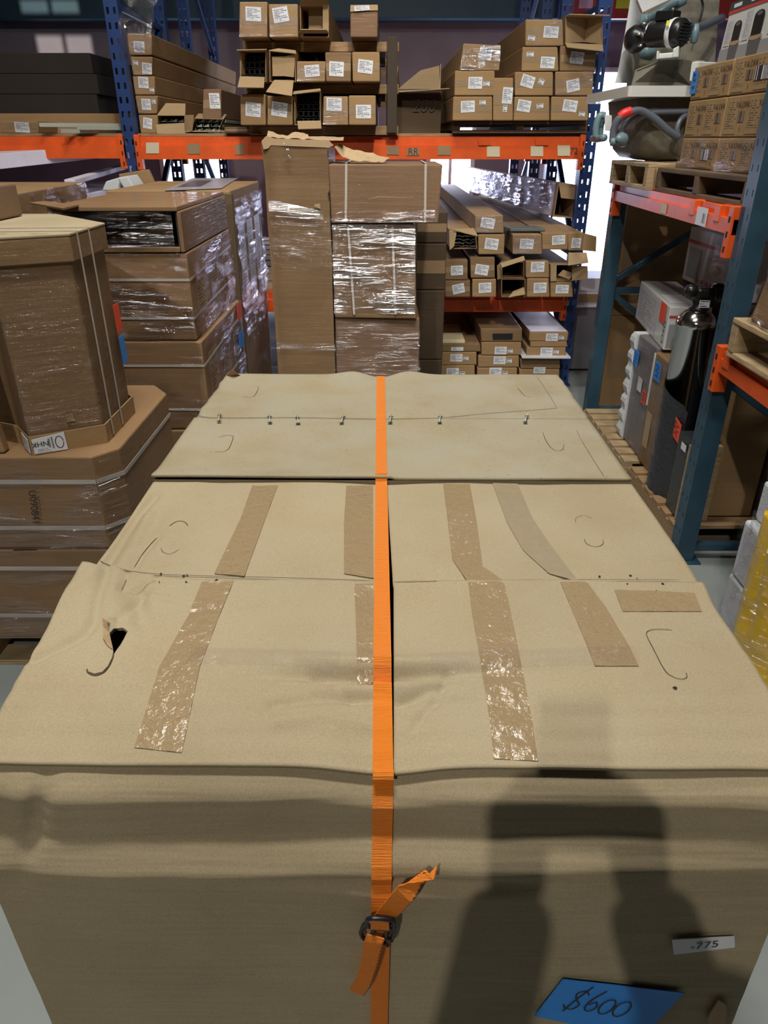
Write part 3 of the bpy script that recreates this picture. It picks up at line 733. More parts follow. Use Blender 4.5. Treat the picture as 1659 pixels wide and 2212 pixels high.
for (x, y) in ((473, 900), (583, 903), (644, 905), (738, 904), (843, 903), (950, 903), (1135, 902)):
    a = WZ(x, y + 7, .965); b = WZ(x + random.uniform(-2, 4), y - 6, .965)
    tube('staple', [a + V((0, 0, -.006)), a + V((0, 0, .002)), b + V((0, 0, .002)), b + V((0, 0, -.006))], .0015, 'metal_galv', bk, 6)
    for p in (a, b): mk('staple_hole', [p + V((math.cos(t) * .007, math.sin(t) * .005, -.0035)) for t in [i * math.pi / 3 for i in range(6)]], [tuple(range(6))], 'hole_dark', bk)
# crumpled corner tab and the lifted lips beside the strap
mk('corner_tab', [WZ(487, 812, .955), WZ(491, 806, .965), WZ(502, 798, .985), WZ(512, 806, .97), WZ(520, 811, .957), WZ(500, 813, .957)], [(0, 1, 2, 5), (5, 2, 3, 4)], 'kraft', bk)
def lip(p0, p1, p2, p3): mk('lifted_lip', [WZ(*p, z) for p, z in (p0, p1, p2, p3)], [(0, 1, 2, 3)], 'kraft_torn', bk)
0 and lip(((700, 812), .96), ((760, 811), .976), ((812, 818), .957), ((745, 813), .957)); 0 and lip(((832, 818), .957), ((868, 809), .978), ((902, 809), .965), ((890, 812), .958))

# ---- orange webbing strap with its cam buckle
strap = thing('cargo_strap', 'orange webbing strap with dark metal buckle running over both tan cartons', 'strap', BF(0, Y0 - .02, 0))
path = [(V((SX(Y1), Y1 + .006, z)), V((0, 1, 0))) for z in (.03, .3, .6, .85, .94)]
for i in range(140):
    y = Y1 - (Y1 - Y0 - .030) * i / 139; x = SX(y); zz = (zt2(x, y) if y > YM else zt(x, y)); path.append((V((x, y, zz + .0030 + (.002 if y < YM else 0))), V((0, 0, 1))))
fx = lambda z: -.0075 - (.93 - z) * .012
ze = zt(SX(Y0 + .03), Y0 + .03)
for yy, z in ((.030, ze + .006), (.026, ze + .0055), (.0225, ze + .003), (.0205, ze - .001)): path.append((V((-.0075, Y0 + yy, z)), V((0, -.6, .8))))
zs0 = ZTF(-.0075) - .006
for i in range(60):
    z = zs0 - i * (zs0 - .02) / 59; x = fx(z); path.append((V((x, Y0 - fd(x, z) - .004 - .004 * g(z - .70, .04), z)), V((0, -1, 0))))
def webbing(name, path, w, root, mat='strap_orange', t=.0016, tw=None):
    vs = []; fs = []
    for i, (p, n) in enumerate(path):
        s = V((1, 0, 0)) * w / 2
        if tw: s = tw[i] * w / 2
        q = [p - s, p + s, p + s - n * t, p - s - n * t]; vs += [BF(*a) for a in q]
    for i in range(len(path) - 1):
        a = 4 * i; fs += [(a + k, a + (k + 1) % 4, a + 4 + (k + 1) % 4, a + 4 + k) for k in range(4)]
    fs += [(0, 1, 2, 3), tuple(reversed(range(4 * (len(path) - 1), 4 * len(path))))]
    return mk(name, vs, fs, mat, root)
webbing('webbing', path, .0252, strap)
def fpt(px, py, off):
    Y = Y0 - off
    for _ in range(4):
        p = W(px, py, Y); x = p.x * math.cos(S_) - p.y * math.sin(S_); Y = Y0 - fd(x, p.z) - off
    return V((x, Y, p.z))
def tail(name, pts):
    path = []; tw = []
    for i, (ax, ay, bx, by, off) in enumerate(pts):
        a, b = fpt(ax, ay, off), fpt(bx, by, off); path.append(((a + b) / 2, V((0, -1, 0)))); tw.append((b - a).normalized())
    P2 = []; T2 = []
    for i in range(len(path) - 1):
        for k in range(5): u = k / 5; P2.append((path[i][0].lerp(path[i + 1][0], u), path[i][1])); T2.append(tw[i].lerp(tw[i + 1], u).normalized())
    P2.append(path[-1]); T2.append(tw[-1]); o = webbing(name, P2, .0245, strap, tw=T2)
    edge = [BF(*(p + t * .0108 + V((0, -.0006, 0)))) for (p, n), t in zip(P2, T2)]
    for i in range(0, len(edge) * 3 - 4, 2):
        u = i / 3; k = int(u)
        if k + 1 >= len(edge): break
        a = edge[k].lerp(edge[k + 1], u - k); b = edge[k].lerp(edge[k + 1], min(1, u - k + .33)); mk('edge_stitch', [a + V((-.0006, -.001, 0)), a + V((.0006, -.001, 0)), b + V((.0006, -.001, 0)), b + V((-.0006, -.001, 0))], [(0, 1, 2, 3)], 'ink_brown', strap)
    return o
tail('loose_tail', [(808, 1982, 848, 1985, .017), (822, 1965, 860, 1976, .024), (858, 1925, 887, 1948, .034), (884, 1899, 918, 1915, .042), (905, 1886, 926, 1903, .044), (918, 1878, 940, 1896, .036)])
tail('folded_tail', [(795, 2020, 828, 2028, .020), (790, 2035, 824, 2040, .024), (780, 2080, 813, 2092, .026), (768, 2120, 799, 2132, .024), (755, 2141, 784, 2152, .018)])
bq = lambda px, py, off: BF(*fpt(px, py, off))
for lp in ([(792, 1993, .022), (800, 1984, .026), (845, 1987, .026), (851, 1997, .022), (846, 2006, .02), (800, 2003, .02)],
           [(779, 2015, .012), (788, 1996, .02), (806, 1996, .02), (802, 2022, .012), (786, 2028, .010)],
           [(836, 1998, .02), (850, 2000, .02), (848, 2026, .012), (834, 2026, .012)]):
    tube('buckle', spline([bq(*p) for p in lp + lp[:1]], 5)[:-1], .0028, 'metal_dark', strap, 8, True)
for a, b in (((828, 2024), (848, 2030)), ((826, 2034), (838, 2042))): tube('buckle_pin', [bq(*a, .014), bq(*b, .012)], .0026, 'metal_dark', strap, 8)
plate('buckle_loop', [bq(800, 2008, .027), bq(841, 2010, .027), bq(840, 1994, .028), bq(801, 1991, .028)], 'strap_orange', strap, .002)

# ================================================================ wooden pallets
def pallet(name, label, x0, x1, y0, y1, z0, mat='wood_pale', h=.13, boards='x', n=7, group=None):
    """deck boards, three stringers, bottom boards; boards run along x or y"""
    r = thing(name, label, 'pallet', ((x0 + x1) / 2, (y0 + y1) / 2, z0), group); t = .018
    def b(nm, u0, u1, w0, w1, a, c):
        if boards == 'x': box(nm, u0, u1, w0, w1, a, c, mat, r, .002, jit=.002)
        else: box(nm, w0, w1, u0, u1, a, c, mat, r, .002, jit=.002)
    (u0, u1, w0, w1) = (x0, x1, y0, y1) if boards == 'x' else (y0, y1, x0, x1)
    for i in range(n):
        s = (w1 - w0) / n; b('deck_board', u0, u1, w0 + i * s, w0 + i * s + s * .72, z0 + h - t, z0 + h)
    for i in range(3):
        s = (w1 - w0) / 2 - .05
        b('bottom_board', u0, u1, w0 + i * s, w0 + i * s + .09, z0, z0 + t)
        c = u0 + (u1 - u0 - .045) * i / 2
        b('stringer', c, c + .045, w0, w1, z0 + t, z0 + h - t)
    return r

def strapline(root, pts, w=.012, mat='strap_white', name='strapping', off=.003, nrm=None):
    """flat strapping band along world pts (on the outside of a carton)"""
    P = [V(p) for p in pts]
    for i in range(len(P) - 1):
        a, b = P[i], P[i + 1]; t = (b - a).normalized(); n = V(nrm[i]); s = t.cross(n).normalized() * w / 2
        vs = [a - s + n * off, a + s + n * off, b + s + n * off, b - s + n * off]; mk(name, vs + [v - n * .001 for v in vs], [(0, 1, 2, 3), (0, 3, 7, 4), (1, 5, 6, 2), (0, 4, 5, 1), (2, 6, 7, 3)], mat, root)
def prism(name, poly, z0, z1, mat, root, bev=.004):
    k = len(poly); vs = [V((x, y, z0)) for x, y in poly] + [V((x, y, z1)) for x, y in poly]
    fs = [tuple(reversed(range(k))), tuple(range(k, 2 * k))] + [(i, (i + 1) % k, (i + 1) % k + k, i + k) for i in range(k)]
    v, f = bevelled(vs, fs, bev) if bev else (vs, fs); return mk(name, v, f, mat, root)

# ================================================================ stack beside the strapped cartons (eight-sided bins)
pallet('wooden_pallet', 'pale wooden pallet under the two cornered brown cartons', -1.9, -.80, 1.95, 2.62, 0, n=6)
OCT = [(-1.9, 1.931), (-.851, 1.931), (-.79, 2.0), (-.79, 2.52), (-.86, 2.62), (-1.9, 2.62)]
def nrm_of(p, q): t = (V((*q, 0)) - V((*p, 0))).normalized(); return V((t.y, -t.x, 0))
low = [thing('cornered_carton', l, 'carton', (-1.3, 2.2, z), 'cornered cartons stacked on the pallet') for l, z in
       (('film wrapped brown carton with cut corners resting directly on pale pallet', .13), ('film wrapped brown carton with cut corners printed U090841', .47))]
prism('body', OCT, .13, .468, 'kraft_wrapped', low[0], .006); prism('body', OCT, .472, .78, 'kraft_wrapped', low[1], .006)
for r, zs in ((low[0], (.40, .22)), (low[1], (.70, .545))):
    for z in zs:
        strapline(r, [(*OCT[0], z), (*OCT[1], z), (*OCT[2], z), (*OCT[3], z)], .014, nrm=[nrm_of(OCT[i], OCT[i + 1]) for i in range(3)])
q0 = [V((-1.9, 1.931, .475)), V((-.851, 1.931, .475)), V((-.851, 1.931, .78)), V((-1.9, 1.931, .78))]
wrap_sheet('stretch_film', q0, low[1], 'film_clear', .004, .008, 60, 40, (2.5, 3, 26))
wrap_sheet('stretch_film', [V((-.851, 1.931, .475)), V((-.79, 2.0, .475)), V((-.79, 2.0, .78)), V((-.851, 1.931, .78))], low[1], 'film_clear', .004, .003, 10, 30)
wrap_sheet('stretch_film', [V((-1.9, 1.931, .13)), V((-.851, 1.931, .13)), V((-.851, 1.931, .468)), V((-1.9, 1.931, .468))], low[0], 'film_clear', .004, .006, 50, 40, (2.5, 3, 20))
o = W(78, 1091, 1.931); text('number_print', 'U090841', o, W(86, 1140, 1.93) - W(73, 1045, 1.93), W(100, 1090, 1.93) - W(60, 1093, 1.93), .031, 'ink_black', low[1], off=.016)
ribbon('handle_slot', [W(30, 1187, 1.931), W(81, 1186, 1.931)], .009, 'hole_dark', low[0], V((0, -1, 0)), .004)
for (x0, y0, x1, y1) in ((275, 975, 283, 1010), (300, 985, 330, 940), (322, 930, 345, 885)):
    a = WX(x0, y0, -2.03); 
# upper bin
UP = [(-1.098, 2.03), (-1.023, 1.936), (-.838, 2.04), (-.838, 2.31), (-1.10, 2.60), (-1.30, 2.60), (-1.38, 2.42), (-1.30, 2.12)]
def grow(poly, d):
    c = sum((V((*p, 0)) for p in poly), V()) / len(poly); return [tuple((V((*p, 0)) + (V((*p, 0)) - c).normalized() * d)[:2]) for p in poly]
bn = thing('octagonal_bin', 'eight sided tan cardboard bin standing in a labelled tray on film wrapped carton', 'carton bin', (-1.08, 2.25, .78))
UPI = grow(UP, -.012)
prism('body', UPI, .785, 1.37, 'kraft_mid', bn, .006)
vs = [V((x, y, .78)) for x, y in UP] + [V((x, y, .838)) for x, y in UP] + [V((x, y, .838)) for x, y in grow(UP, -.005)]
k = len(UP); mk('tray', vs, [tuple(reversed(range(k)))] + [(i, (i + 1) % k, (i + 1) % k + k, i + k) for i in range(k)] + [(i + k, (i + 1) % k + k, (i + 1) % k + 2 * k, i + 2 * k) for i in range(k)], 'kraft_warm', bn)
prism('lid_skirt', grow(UP, .002), 1.305, 1.3695, 'kraft_mid', bn, .003)
prism('lid', grow(UP, .003), 1.37, 1.377, 'kraft_pale', bn, .002)
P1, P2, P3 = [V((*UP[i], 0)) for i in (1, 2, 3)]; P0 = V((*UP[0], 0))
def onf(a, b, u, z): return a.lerp(b, u) + V((0, 0, z))
lq = [onf(P1, P2, .03, .785), onf(P1, P2, .46, .783), onf(P1, P2, .45, .838), onf(P1, P2, .03, .83)]
bl_ = quad('barcode_label', lq, 'paper_white', bn, .002)
text('label_print', 'NHK', bil(lq, .22, .62), lq[0] - lq[1], lq[0] - lq[3], .022, 'ink_black', bl_, off=.0045)
quad('barcode', [bil(lq, .47, .3), bil(lq, .54, .3), bil(lq, .54, .85), bil(lq, .47, .85)], 'barcode', bl_, .0034, .0003)
quad('barcode', [bil(lq, .57, .2), bil(lq, .63, .2), bil(lq, .63, .9), bil(lq, .57, .9)], 'barcode', bl_, .0034, .0003)
quad('small_print', [bil(lq, .08, .06), bil(lq, .55, .06), bil(lq, .55, .34), bil(lq, .08, .34)], 'label_print', bl_, .0034, .0003)
n_ = (lq[1] - lq[0]).cross(lq[3] - lq[0]).normalized()
ribbon('printed_ring', [bil(lq, .80 + .12 * math.cos(t), .5 + .34 * math.sin(t)) for t in [i * math.pi / 12 for i in range(25)]], .0022, 'ink_black', bl_, n_, .0036)
lq2 = [onf(P0, P1, .45, .79), onf(P0, P1, .97, .785), onf(P0, P1, .97, .83), onf(P0, P1, .45, .835)]
quad('barcode_label', lq2, 'label_print', bn, .002)
sq = [onf(P1, P2, .52, .862), onf(P1, P2, .62, .862), onf(P1, P2, .62, .885), onf(P1, P2, .52, .885)]
quad('stamp', sq, 'tape_kraft', bn, -.008)
for u in (.18, .50):
    a = onf(P2, P3, u, .79); b = onf(P2, P3, u, 1.378); strapline(bn, [a, b], .009, nrm=[V((1, 0, 0))])
    c = V((-1.30, b.y - .04, 1.378)); strapline(bn, [b, c], .009, nrm=[V((0, 0, 1))])
for a, b in ((P1, P2), (P2, P3), (P0, P1)):
    wrap_sheet('stretch_film', [onf(a, b, 0, .80), onf(a, b, 1, .80), onf(a, b, 1, 1.33), onf(a, b, 0, 1.33)], bn, 'film_faint', -.004, .004, 16, 40, (3, 3, 30))
for a, b, m_, z0 in ((.80, .98, 'tag_red', 1.06), (.82, .98, 'tape_blue', .96)):
    quad('tag', [onf(P2, P3, a, z0), onf(P2, P3, b, z0), onf(P2, P3, b, z0 + .085), onf(P2, P3, a, z0 + .085)], m_, bn, .004)
for (a, b) in ((63, 103), (-4, 14)):
    p = [WZ(a, 505, 1.378), WZ(b, 505, 1.378)]; ribbon('hand_slot', [p[0], p[1]], .008, 'hole_dark', bn, V((0, 0, 1)), .0008)
# tall board and small carton beside the bin
r = carton('flat_carton', 'narrow tan flat carton on edge beside the eight sided bin', [V((-1.50, 1.95, .782)), V((-1.11, 1.95, .782)), V((-1.14, 1.95, 1.28)), V((-1.50, 1.95, 1.28))], .035, 'kraft', tape=False)
r = carton('small_carton', 'small dark tan carton lying on lid of the eight sided bin', [V((-1.40, 2.36, 1.379)), V((-1.17, 2.36, 1.379)), V((-1.17, 2.36, 1.475)), V((-1.40, 2.36, 1.475))], .16, 'kraft_mid', tape=True)

# ================================================================ wrapped stack with the open black carton on top
pallet('wooden_pallet', 'dark wooden pallet under the stack with the gaping black carton', -1.25, -.735, 2.9, 3.72, 0, 'wood_mid', n=6)
GB = 'film wrapped cartons below the gaping black carton'
LB = ('lowest film wrapped brown carton of the stack below gaping black carton', 'middle film wrapped brown carton of the stack below gaping black carton', 'upper film wrapped brown carton directly below gaping black carton')
for i, (z0, z1, x1) in enumerate(((.13, .50, -.722), (.50, .877, -.735), (.877, 1.214, -.755))):
    r = thing('brown_carton', LB[i], 'carton', (-1.0, 3.3, z0), GB)
    y0, y1 = 2.88 + .008 * i, 3.74
    box('body', -1.25, x1, y0, y1, z0 + .001, z1 - .002, 'kraft_wrapped', r, .006)
    wrap_sheet('stretch_film', [V((-1.25, y0, z0)), V((x1, y0, z0)), V((x1, y0, z1)), V((-1.25, y0, z1))], r, 'film_strong' if i == 2 else 'film_clear', .004, .010, 30, 34, (3, 3, 30))
    wrap_sheet('stretch_film', [V((x1, y0, z0)), V((x1, y1, z0)), V((x1, y1, z1)), V((x1, y0, z1))], r, 'film_strong', .004, .008, 30, 30, (3, 4, 22))
    for z in (z0 + .09, z1 - .10):
        strapline(r, [(-1.25, y0, z), (x1, y0, z), (x1, y1, z + .02)], .010, nrm=[V((0, -1, 0)), V((1, 0, 0))])
    for k in range(3):      # printed panels along the side
        ya = y0 + .08 + k * .27; pq = [V((x1, ya, z0 + .07)), V((x1, ya + .17, z0 + .07)), V((x1, ya + .17, z1 - .07)), V((x1, ya, z1 - .07))]
        quad('printed_panel', pq, 'carton_print', r, .0012, .0005)
    if i == 1:
        quad('tag', [V((x1, 3.60, .80)), V((x1, 3.72, .80)), V((x1, 3.72, .875)), V((x1, 3.60, .875))], 'tag_red', r, .012)
        quad('tag', [V((x1, 3.58, .66)), V((x1, 3.70, .66)), V((x1, 3.70, .74)), V((x1, 3.58, .74))], 'tape_blue', r, .012)
        text('carton_mark', 'THIS SIDE UP', V((-.97, y0, .69)), V((1, 0, 0)), V((0, 0, 1)), .03, 'ink_brown', r, off=.003) if False else None
oc = open_carton('black_carton', 'gaping carton with black inside and a thick board lid under film', [V((-1.24, 2.90, 1.216)), V((-.775, 2.90, 1.216)), V((-.775, 2.90, 1.36)), V((-1.24, 2.90, 1.36))], .84, 'kraft_black')
box('lid_board', -1.255, -.768, 2.885, 3.76, 1.361, 1.377, 'kraft_mid', oc, .003)
box('side_board', -.774, -.758, 2.89, 3.74, 1.216, 1.36, 'kraft_red', oc, .003)
box('bottom_lip', -1.24, -.775, 2.884, 2.899, 1.2165, 1.236, 'kraft_mid', oc, .003)
wrap_sheet('stretch_film', [V((-1.24, 2.888, 1.225)), V((-.79, 2.888, 1.225)), V((-.79, 2.888, 1.36)), V((-1.24, 2.888, 1.36))], oc, 'film_strong', .006, .012, 40, 30, (2, 3, 45))
fl = W(70, 437, 3.2)
plate('lid_flap', [WZ(62, 437, 1.382), WZ(135, 450, 1.382), WZ(170, 442, 1.384), WZ(96, 434, 1.384)], 'kraft_mid', oc, .006)

# ================================================================ tall wrapped carton behind it
pallet('wooden_pallet', 'shadowed wooden pallet under the tall carton with silvery wrapping', -1.37, -.77, 3.92, 4.75, 0, 'wood_mid', n=6)
r = thing('tall_carton', 'tall brown carton with grey label sheet on top and silvery film on its side', 'carton', (-1.15, 4.35, .13))
box('body', -1.38, -.765, 3.9, 4.82, .131, 1.372, 'kraft', r, .006)
box('corner_post', -.80, -.755, 3.885, 3.93, .135, 1.36, 'kraft_dark', r, .004)
wrap_sheet('stretch_film', [V((-.764, 3.93, .62)), V((-.764, 4.82, .62)), V((-.764, 4.82, 1.33)), V((-.764, 3.93, 1.33))], r, 'film_strong', .004, .016, 40, 60, (3, 5, 30))
wrap_sheet('stretch_film', [V((-.764, 3.93, .14)), V((-.764, 4.82, .14)), V((-.764, 4.82, .60)), V((-.764, 3.93, .60))], r, 'film_clear', .004, .02, 40, 40, (5, 6, 9))
gq = [WZ(352, 412, 1.376), WZ(478, 407, 1.376), WZ(513, 385, 1.376), WZ(415, 385, 1.376)]
quad('label_sheet', gq, 'print_grey', r, .0, .001); quad('label_block', [bil(gq, .12, .2), bil(gq, .55, .2), bil(gq, .55, .75), bil(gq, .12, .75)], 'print_dark', r, .0012, .0004)
for k in range(3):
    pq = [V((-.764, 4.02 + k * .26, .75)), V((-.764, 4.2 + k * .26, .75)), V((-.764, 4.2 + k * .26, 1.2)), V((-.764, 4.02 + k * .26, 1.2))]; quad('white_sheet', pq, 'white_print', r, .002, .0005)
    
# ================================================================ stack of the crushed tall carton and three cartons
YD = 3.5
pallet('wooden_pallet', 'wooden pallet below the crushed tall carton stack', -.46, .16, 3.52, 4.2, 0, 'wood_mid', n=6)
r = thing('crushed_carton', 'tall brown carton with crushed torn top wrapped in film beside smaller cartons', 'carton', (-.36, 3.7, .13))
q = pxquad([c6(255, 2030), c6(715, 2030), c6(672, 170), c6(95, 110)], YD); zb_ = .131
sx = (q[3].x + q[0].x) / 2
q = [V((-.527, YD, zb_)), V((-.243, YD, zb_)), V((-.243, YD, 1.575)), V((-.527, YD, 1.592))]
def crush(u, v):
    p = bil(q, u, v); o = .006 * noise.noise(V((p.x * 7, 3, p.z * 5))) + .012 * noise.noise(V((p.x * 5, 8, p.z * 3)))
    if v > .9: o += .03 * (v - .9) / .1
    return p + V((.006 * noise.noise(V((0, p.z * 6, 1))), -o * .6 + (.012 * g(u, .12)), 0))
gridmesh('front_panel', crush, 30, 90, 'kraft_mid', r)
mk('body', [V((-.527, YD + .012, zb_)), V((-.243, YD + .012, zb_)), V((-.243, YD + .012, 1.56)), V((-.527, YD + .012, 1.58)), V((-.527, 4.0, zb_)), V((-.243, 4.0, zb_)), V((-.243, 4.0, 1.56)), V((-.527, 4.0, 1.58))], HEXF, 'kraft_mid', r)
c6p = lambda pts, Y: [W(*c6(*p), Y) for p in pts]
tp = c6p([(95, 130), (130, 90), (200, 110), (640, 125), (680, 165), (640, 185), (170, 165), (150, 190), (110, 200)], YD - .02)
plate('torn_rim', list(reversed(tp)), 'kraft_torn', r, .006)
def crumple(name, pts, Y, Yb, mat, root, amp=.012):
    a = c6p(pts, Y); n = len(a) // 2; lo, hi = a[:n], a[n:][::-1]
    hi = [W(*c6(*p), Yb) for p in pts[n:]][::-1]
    def fn(u, v):
        i = min(int(u * (n - 1)), n - 2); t = u * (n - 1) - i; p = lo[i].lerp(lo[i + 1], t).lerp(hi[i].lerp(hi[i + 1], t), v)
        return p + V((0, 0, amp * noise.noise(V((p.x * 30, p.y * 20, 4)))))
    return gridmesh(name, fn, 24, 8, mat, root, False)
crumple('torn_top', [(130, 95), (200, 110), (330, 112), (480, 110), (470, 72), (390, 55), (300, 85), (150, 55)], 3.56, 3.75, 'kraft_torn', r)
crumple('torn_top', [(440, 112), (560, 118), (680, 130), (760, 120), (765, 100), (690, 95), (560, 92), (450, 92)], 3.58, 3.8, 'kraft_torn', r, .004)
crumple('torn_flap', [(690, 190), (760, 260), (840, 290), (1080, 312), (1135, 262), (870, 210), (790, 185), (725, 150)], 3.54, 3.66, 'kraft_torn', r, .010)
wrap_sheet('stretch_film', c6p([(160, 740), (600, 770), (590, 700), (150, 600)], YD - .012), r, 'film_strong', .002, .010, 30, 16, (3, 3, 40))
wrap_sheet('stretch_film', c6p([(190, 1160), (690, 1200), (660, 760), (165, 740)], YD - .01), r, 'film_clear', .002, .006, 30, 30, (3, 3, 30))
wrap_sheet('stretch_film', c6p([(215, 1830), (700, 1840), (698, 1780), (212, 1770)], YD - .012), r, 'film_clear', .002, .006, 30, 8, (3, 3, 30))
wrap_sheet('film_scrap', c6p([(290, 280), (335, 275), (330, 150), (275, 145)], YD - .03), r, 'film_loose', .002, .02, 10, 16, (40, 3, 30))
plate('torn_chip', c6p([(525, 665), (575, 685), (570, 640), (525, 645)], YD - .015), 'kraft_torn', r, .003)
mk('puncture', c6p([(632, 560), (645, 590), (672, 585), (682, 555), (668, 535), (645, 538)], YD - .014), [tuple(range(6))], 'hole_dark', r)
GD = 'cartons piled beside the crushed tall carton'
r = carton('brown_carton', 'bottom reddish brown carton beside the crushed tall carton', [V((-.236, YD + .01, .131)), V((.172, YD + .01, .131)), V((.172, YD + .01, .833)), V((-.236, YD + .01, .833))], .5, 'kraft_red', group=GD, tape=False, jit=0)
wrap_sheet('stretch_film', c6p([(690, 2030), (1385, 2030), (1385, 1600), (700, 1590)], YD - .0), r, 'film_clear', .004, .010, 24, 24, (4, 3, 16))
r = carton('brown_carton', 'middle strapped brown carton tightly wrapped beside the crushed tall carton', [V((-.236, YD, .836)), V((.155, YD - .02, .836)), V((.142, YD, 1.258)), V((-.236, YD, 1.258))], .5, 'kraft_mid', group=GD, tape=False, jit=0)
wrap_sheet('stretch_film', [V((-.236, YD, .86)), V((.145, YD, .86)), V((.142, YD, 1.258)), V((-.236, YD, 1.258))], r, 'film_strong', .016, .014, 34, 40, (7, 3, 22))
quad('carton_print', [W(*c6(x, y), YD) for x, y in ((930, 1225), (1100, 1225), (1100, 1195), (930, 1195))], 'carton_print', r, .002, .0003)
for xx in ((800, 850), (1160, 1185)): strapline(r, [W(*c6(xx[0], 830), YD), W(*c6(xx[1], 1540), YD - .018)], .010, nrm=[V((0, -1, 0))], off=.008)
r = carton('brown_carton', 'top wide brown carton with white strapping beside the crushed tall carton', [V((-.237, YD - .02, 1.262)), V((.245, YD - .02, 1.262)), V((.255, YD - .02, 1.502)), V((-.242, YD - .02, 1.502))], .46, 'kraft_red', group=GD, tape=False, jit=0)
wrap_sheet('stretch_film', c6p([(660, 800), (1510, 795), (1500, 690), (655, 700)], YD - .022), r, 'film_clear', .003, .008, 30, 10, (3, 3, 40))
wrap_sheet('stretch_film', c6p([(665, 795), (1515, 795), (1515, 765), (660, 765)], YD - .026), r, 'film_strong', .003, .008, 30, 8, (20, 3, 30))
for x0 in (785, 1430):
    a = W(*c6(x0, 345), YD - .02); b = W(*c6(x0 - 5, 790), YD - .02); a.z = 1.504; strapline(r, [a, b], .010, nrm=[V((0, -1, 0))]); strapline(r, [a, a + V((0, .44, 0))], .010, nrm=[V((0, 0, 1))])
for zz in ((960, 600, 1330, 580),): ribbon('crease', [W(*c6(960, 605), YD - .02), W(*c6(1050, 585), YD - .02), W(*c6(1330, 595), YD - .02)], .004, 'kraft_torn', r, V((0, -1, 0)), .001)
# shadowed cartons in the gap behind
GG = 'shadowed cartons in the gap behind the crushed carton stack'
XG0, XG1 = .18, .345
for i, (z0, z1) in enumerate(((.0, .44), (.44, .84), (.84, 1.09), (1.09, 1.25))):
    r = carton('brown_carton', ['lowest', 'second lowest', 'third lowest', 'topmost'][i] + ' shadowed carton in the gap between crushed stack and middle shelf', [V((XG0, 4.2, z0 + .001)), V((XG1 - .01 * (i == 0), 4.2, z0 + .001)), V((XG1, 4.2, z1 - .002)), V((XG0, 4.2, z1 - .002))], .6, 'kraft_shaded', group=GG, tape=(i > 1), jit=0)

# ================================================================ low cartons and white panels in front of the rack
r = carton('long_carton', 'low wide tan carton with scuffed top behind the eight sided bin', [V((-2.3, 3.4, .98)), V((-1.63, 3.4, .98)), V((-1.63, 3.4, 1.385)), V((-2.3, 3.4, 1.385))], 1.05, 'kraft', tape=True, ddir=(-.05, 1, 0))
wrap_sheet('stretch_film', [V((-1.628, 3.42, .98)), V((-1.68, 4.44, .98)), V((-1.68, 4.44, 1.385)), V((-1.628, 3.42, 1.385))], r, 'film_strong', .003, .008, 24, 14)
r = carton('brown_carton', 'plain brown carton under the low wide scuffed carton', [V((-2.3, 3.42, .0)), V((-1.6, 3.42, .0)), V((-1.6, 3.42, .975)), V((-2.3, 3.42, .975))], 1.0, 'kraft_dark', tape=False)
q = [WZ(118, 440, 1.37), WZ(0, 440, 1.37)]
GP = 'long white panels on the low stand by the blue post'
def panel(label, a, b, w, t, mat='white_lavender'):
    a, b = V(a), V(b); d = (b - a); s = V((d.y, -d.x, 0)).normalized() * w; up = V((0, 0, t))
    vs = [a, a + s, a + s + up, a + up, b, b + s, b + s + up, b + up]
    v, f = bevelled(vs, HEXF, .004); return one('roof_sheet', label, 'sheet', v, f, mat, GP)
panel('white slab lying highest on the low stand below the orange beam', W(100, 398, 4.45) + V((-1.2, -.5, 0)), W(155, 340, 5.6), .30, .08)
panel('thin white slab lying over the panels below the orange beam', W(140, 400, 4.6), W(268, 362, 6.2), .06, .03)
box_ = thing('low_stand', 'low dark wooden stand carrying the white panels', 'stand', (-2.2, 5.2, 0))
box('stand_top', -2.95, -1.68, 4.5, 6.3, 1.17, 1.235, 'wood_dark', box_); 
for x in (-2.9, -2.2, -1.76):
    for y in (4.55, 6.2): box('leg', x, x + .07, y, y + .07, 0, 1.17, 'wood_dark', box_)
panel('wide white slab lying flat on the low stand top', (-2.9, 4.55, 1.236), (-2.75, 6.25, 1.236), 1.0, .06)
r = one('foam_block', 'white foam corner block beside the tan carton lid below beam', 'foam block', *bevelled(hexa(W(220, 412, 4.55), W(262, 412, 4.55), W(255, 384, 4.55), W(228, 392, 4.55), (0, .22, 0)), HEXF, .006), 'foam_white')
r = one('foam_block', 'slanted white foam piece leaning on the yellowish board', 'foam block', *bevelled(hexa(W(268, 407, 4.5), W(290, 404, 4.5), W(274, 380, 4.5), W(253, 384, 4.5), (0, .2, 0)), HEXF, .006), 'foam_white')
r = one('cardboard_piece', 'yellowish board piece leaning behind the white foam', 'board', *bevelled(hexa(W(262, 402, 4.8), W(332, 396, 4.8), W(318, 366, 4.8), W(256, 376, 4.8), (0, .05, 0)), HEXF, .004), 'kraft')

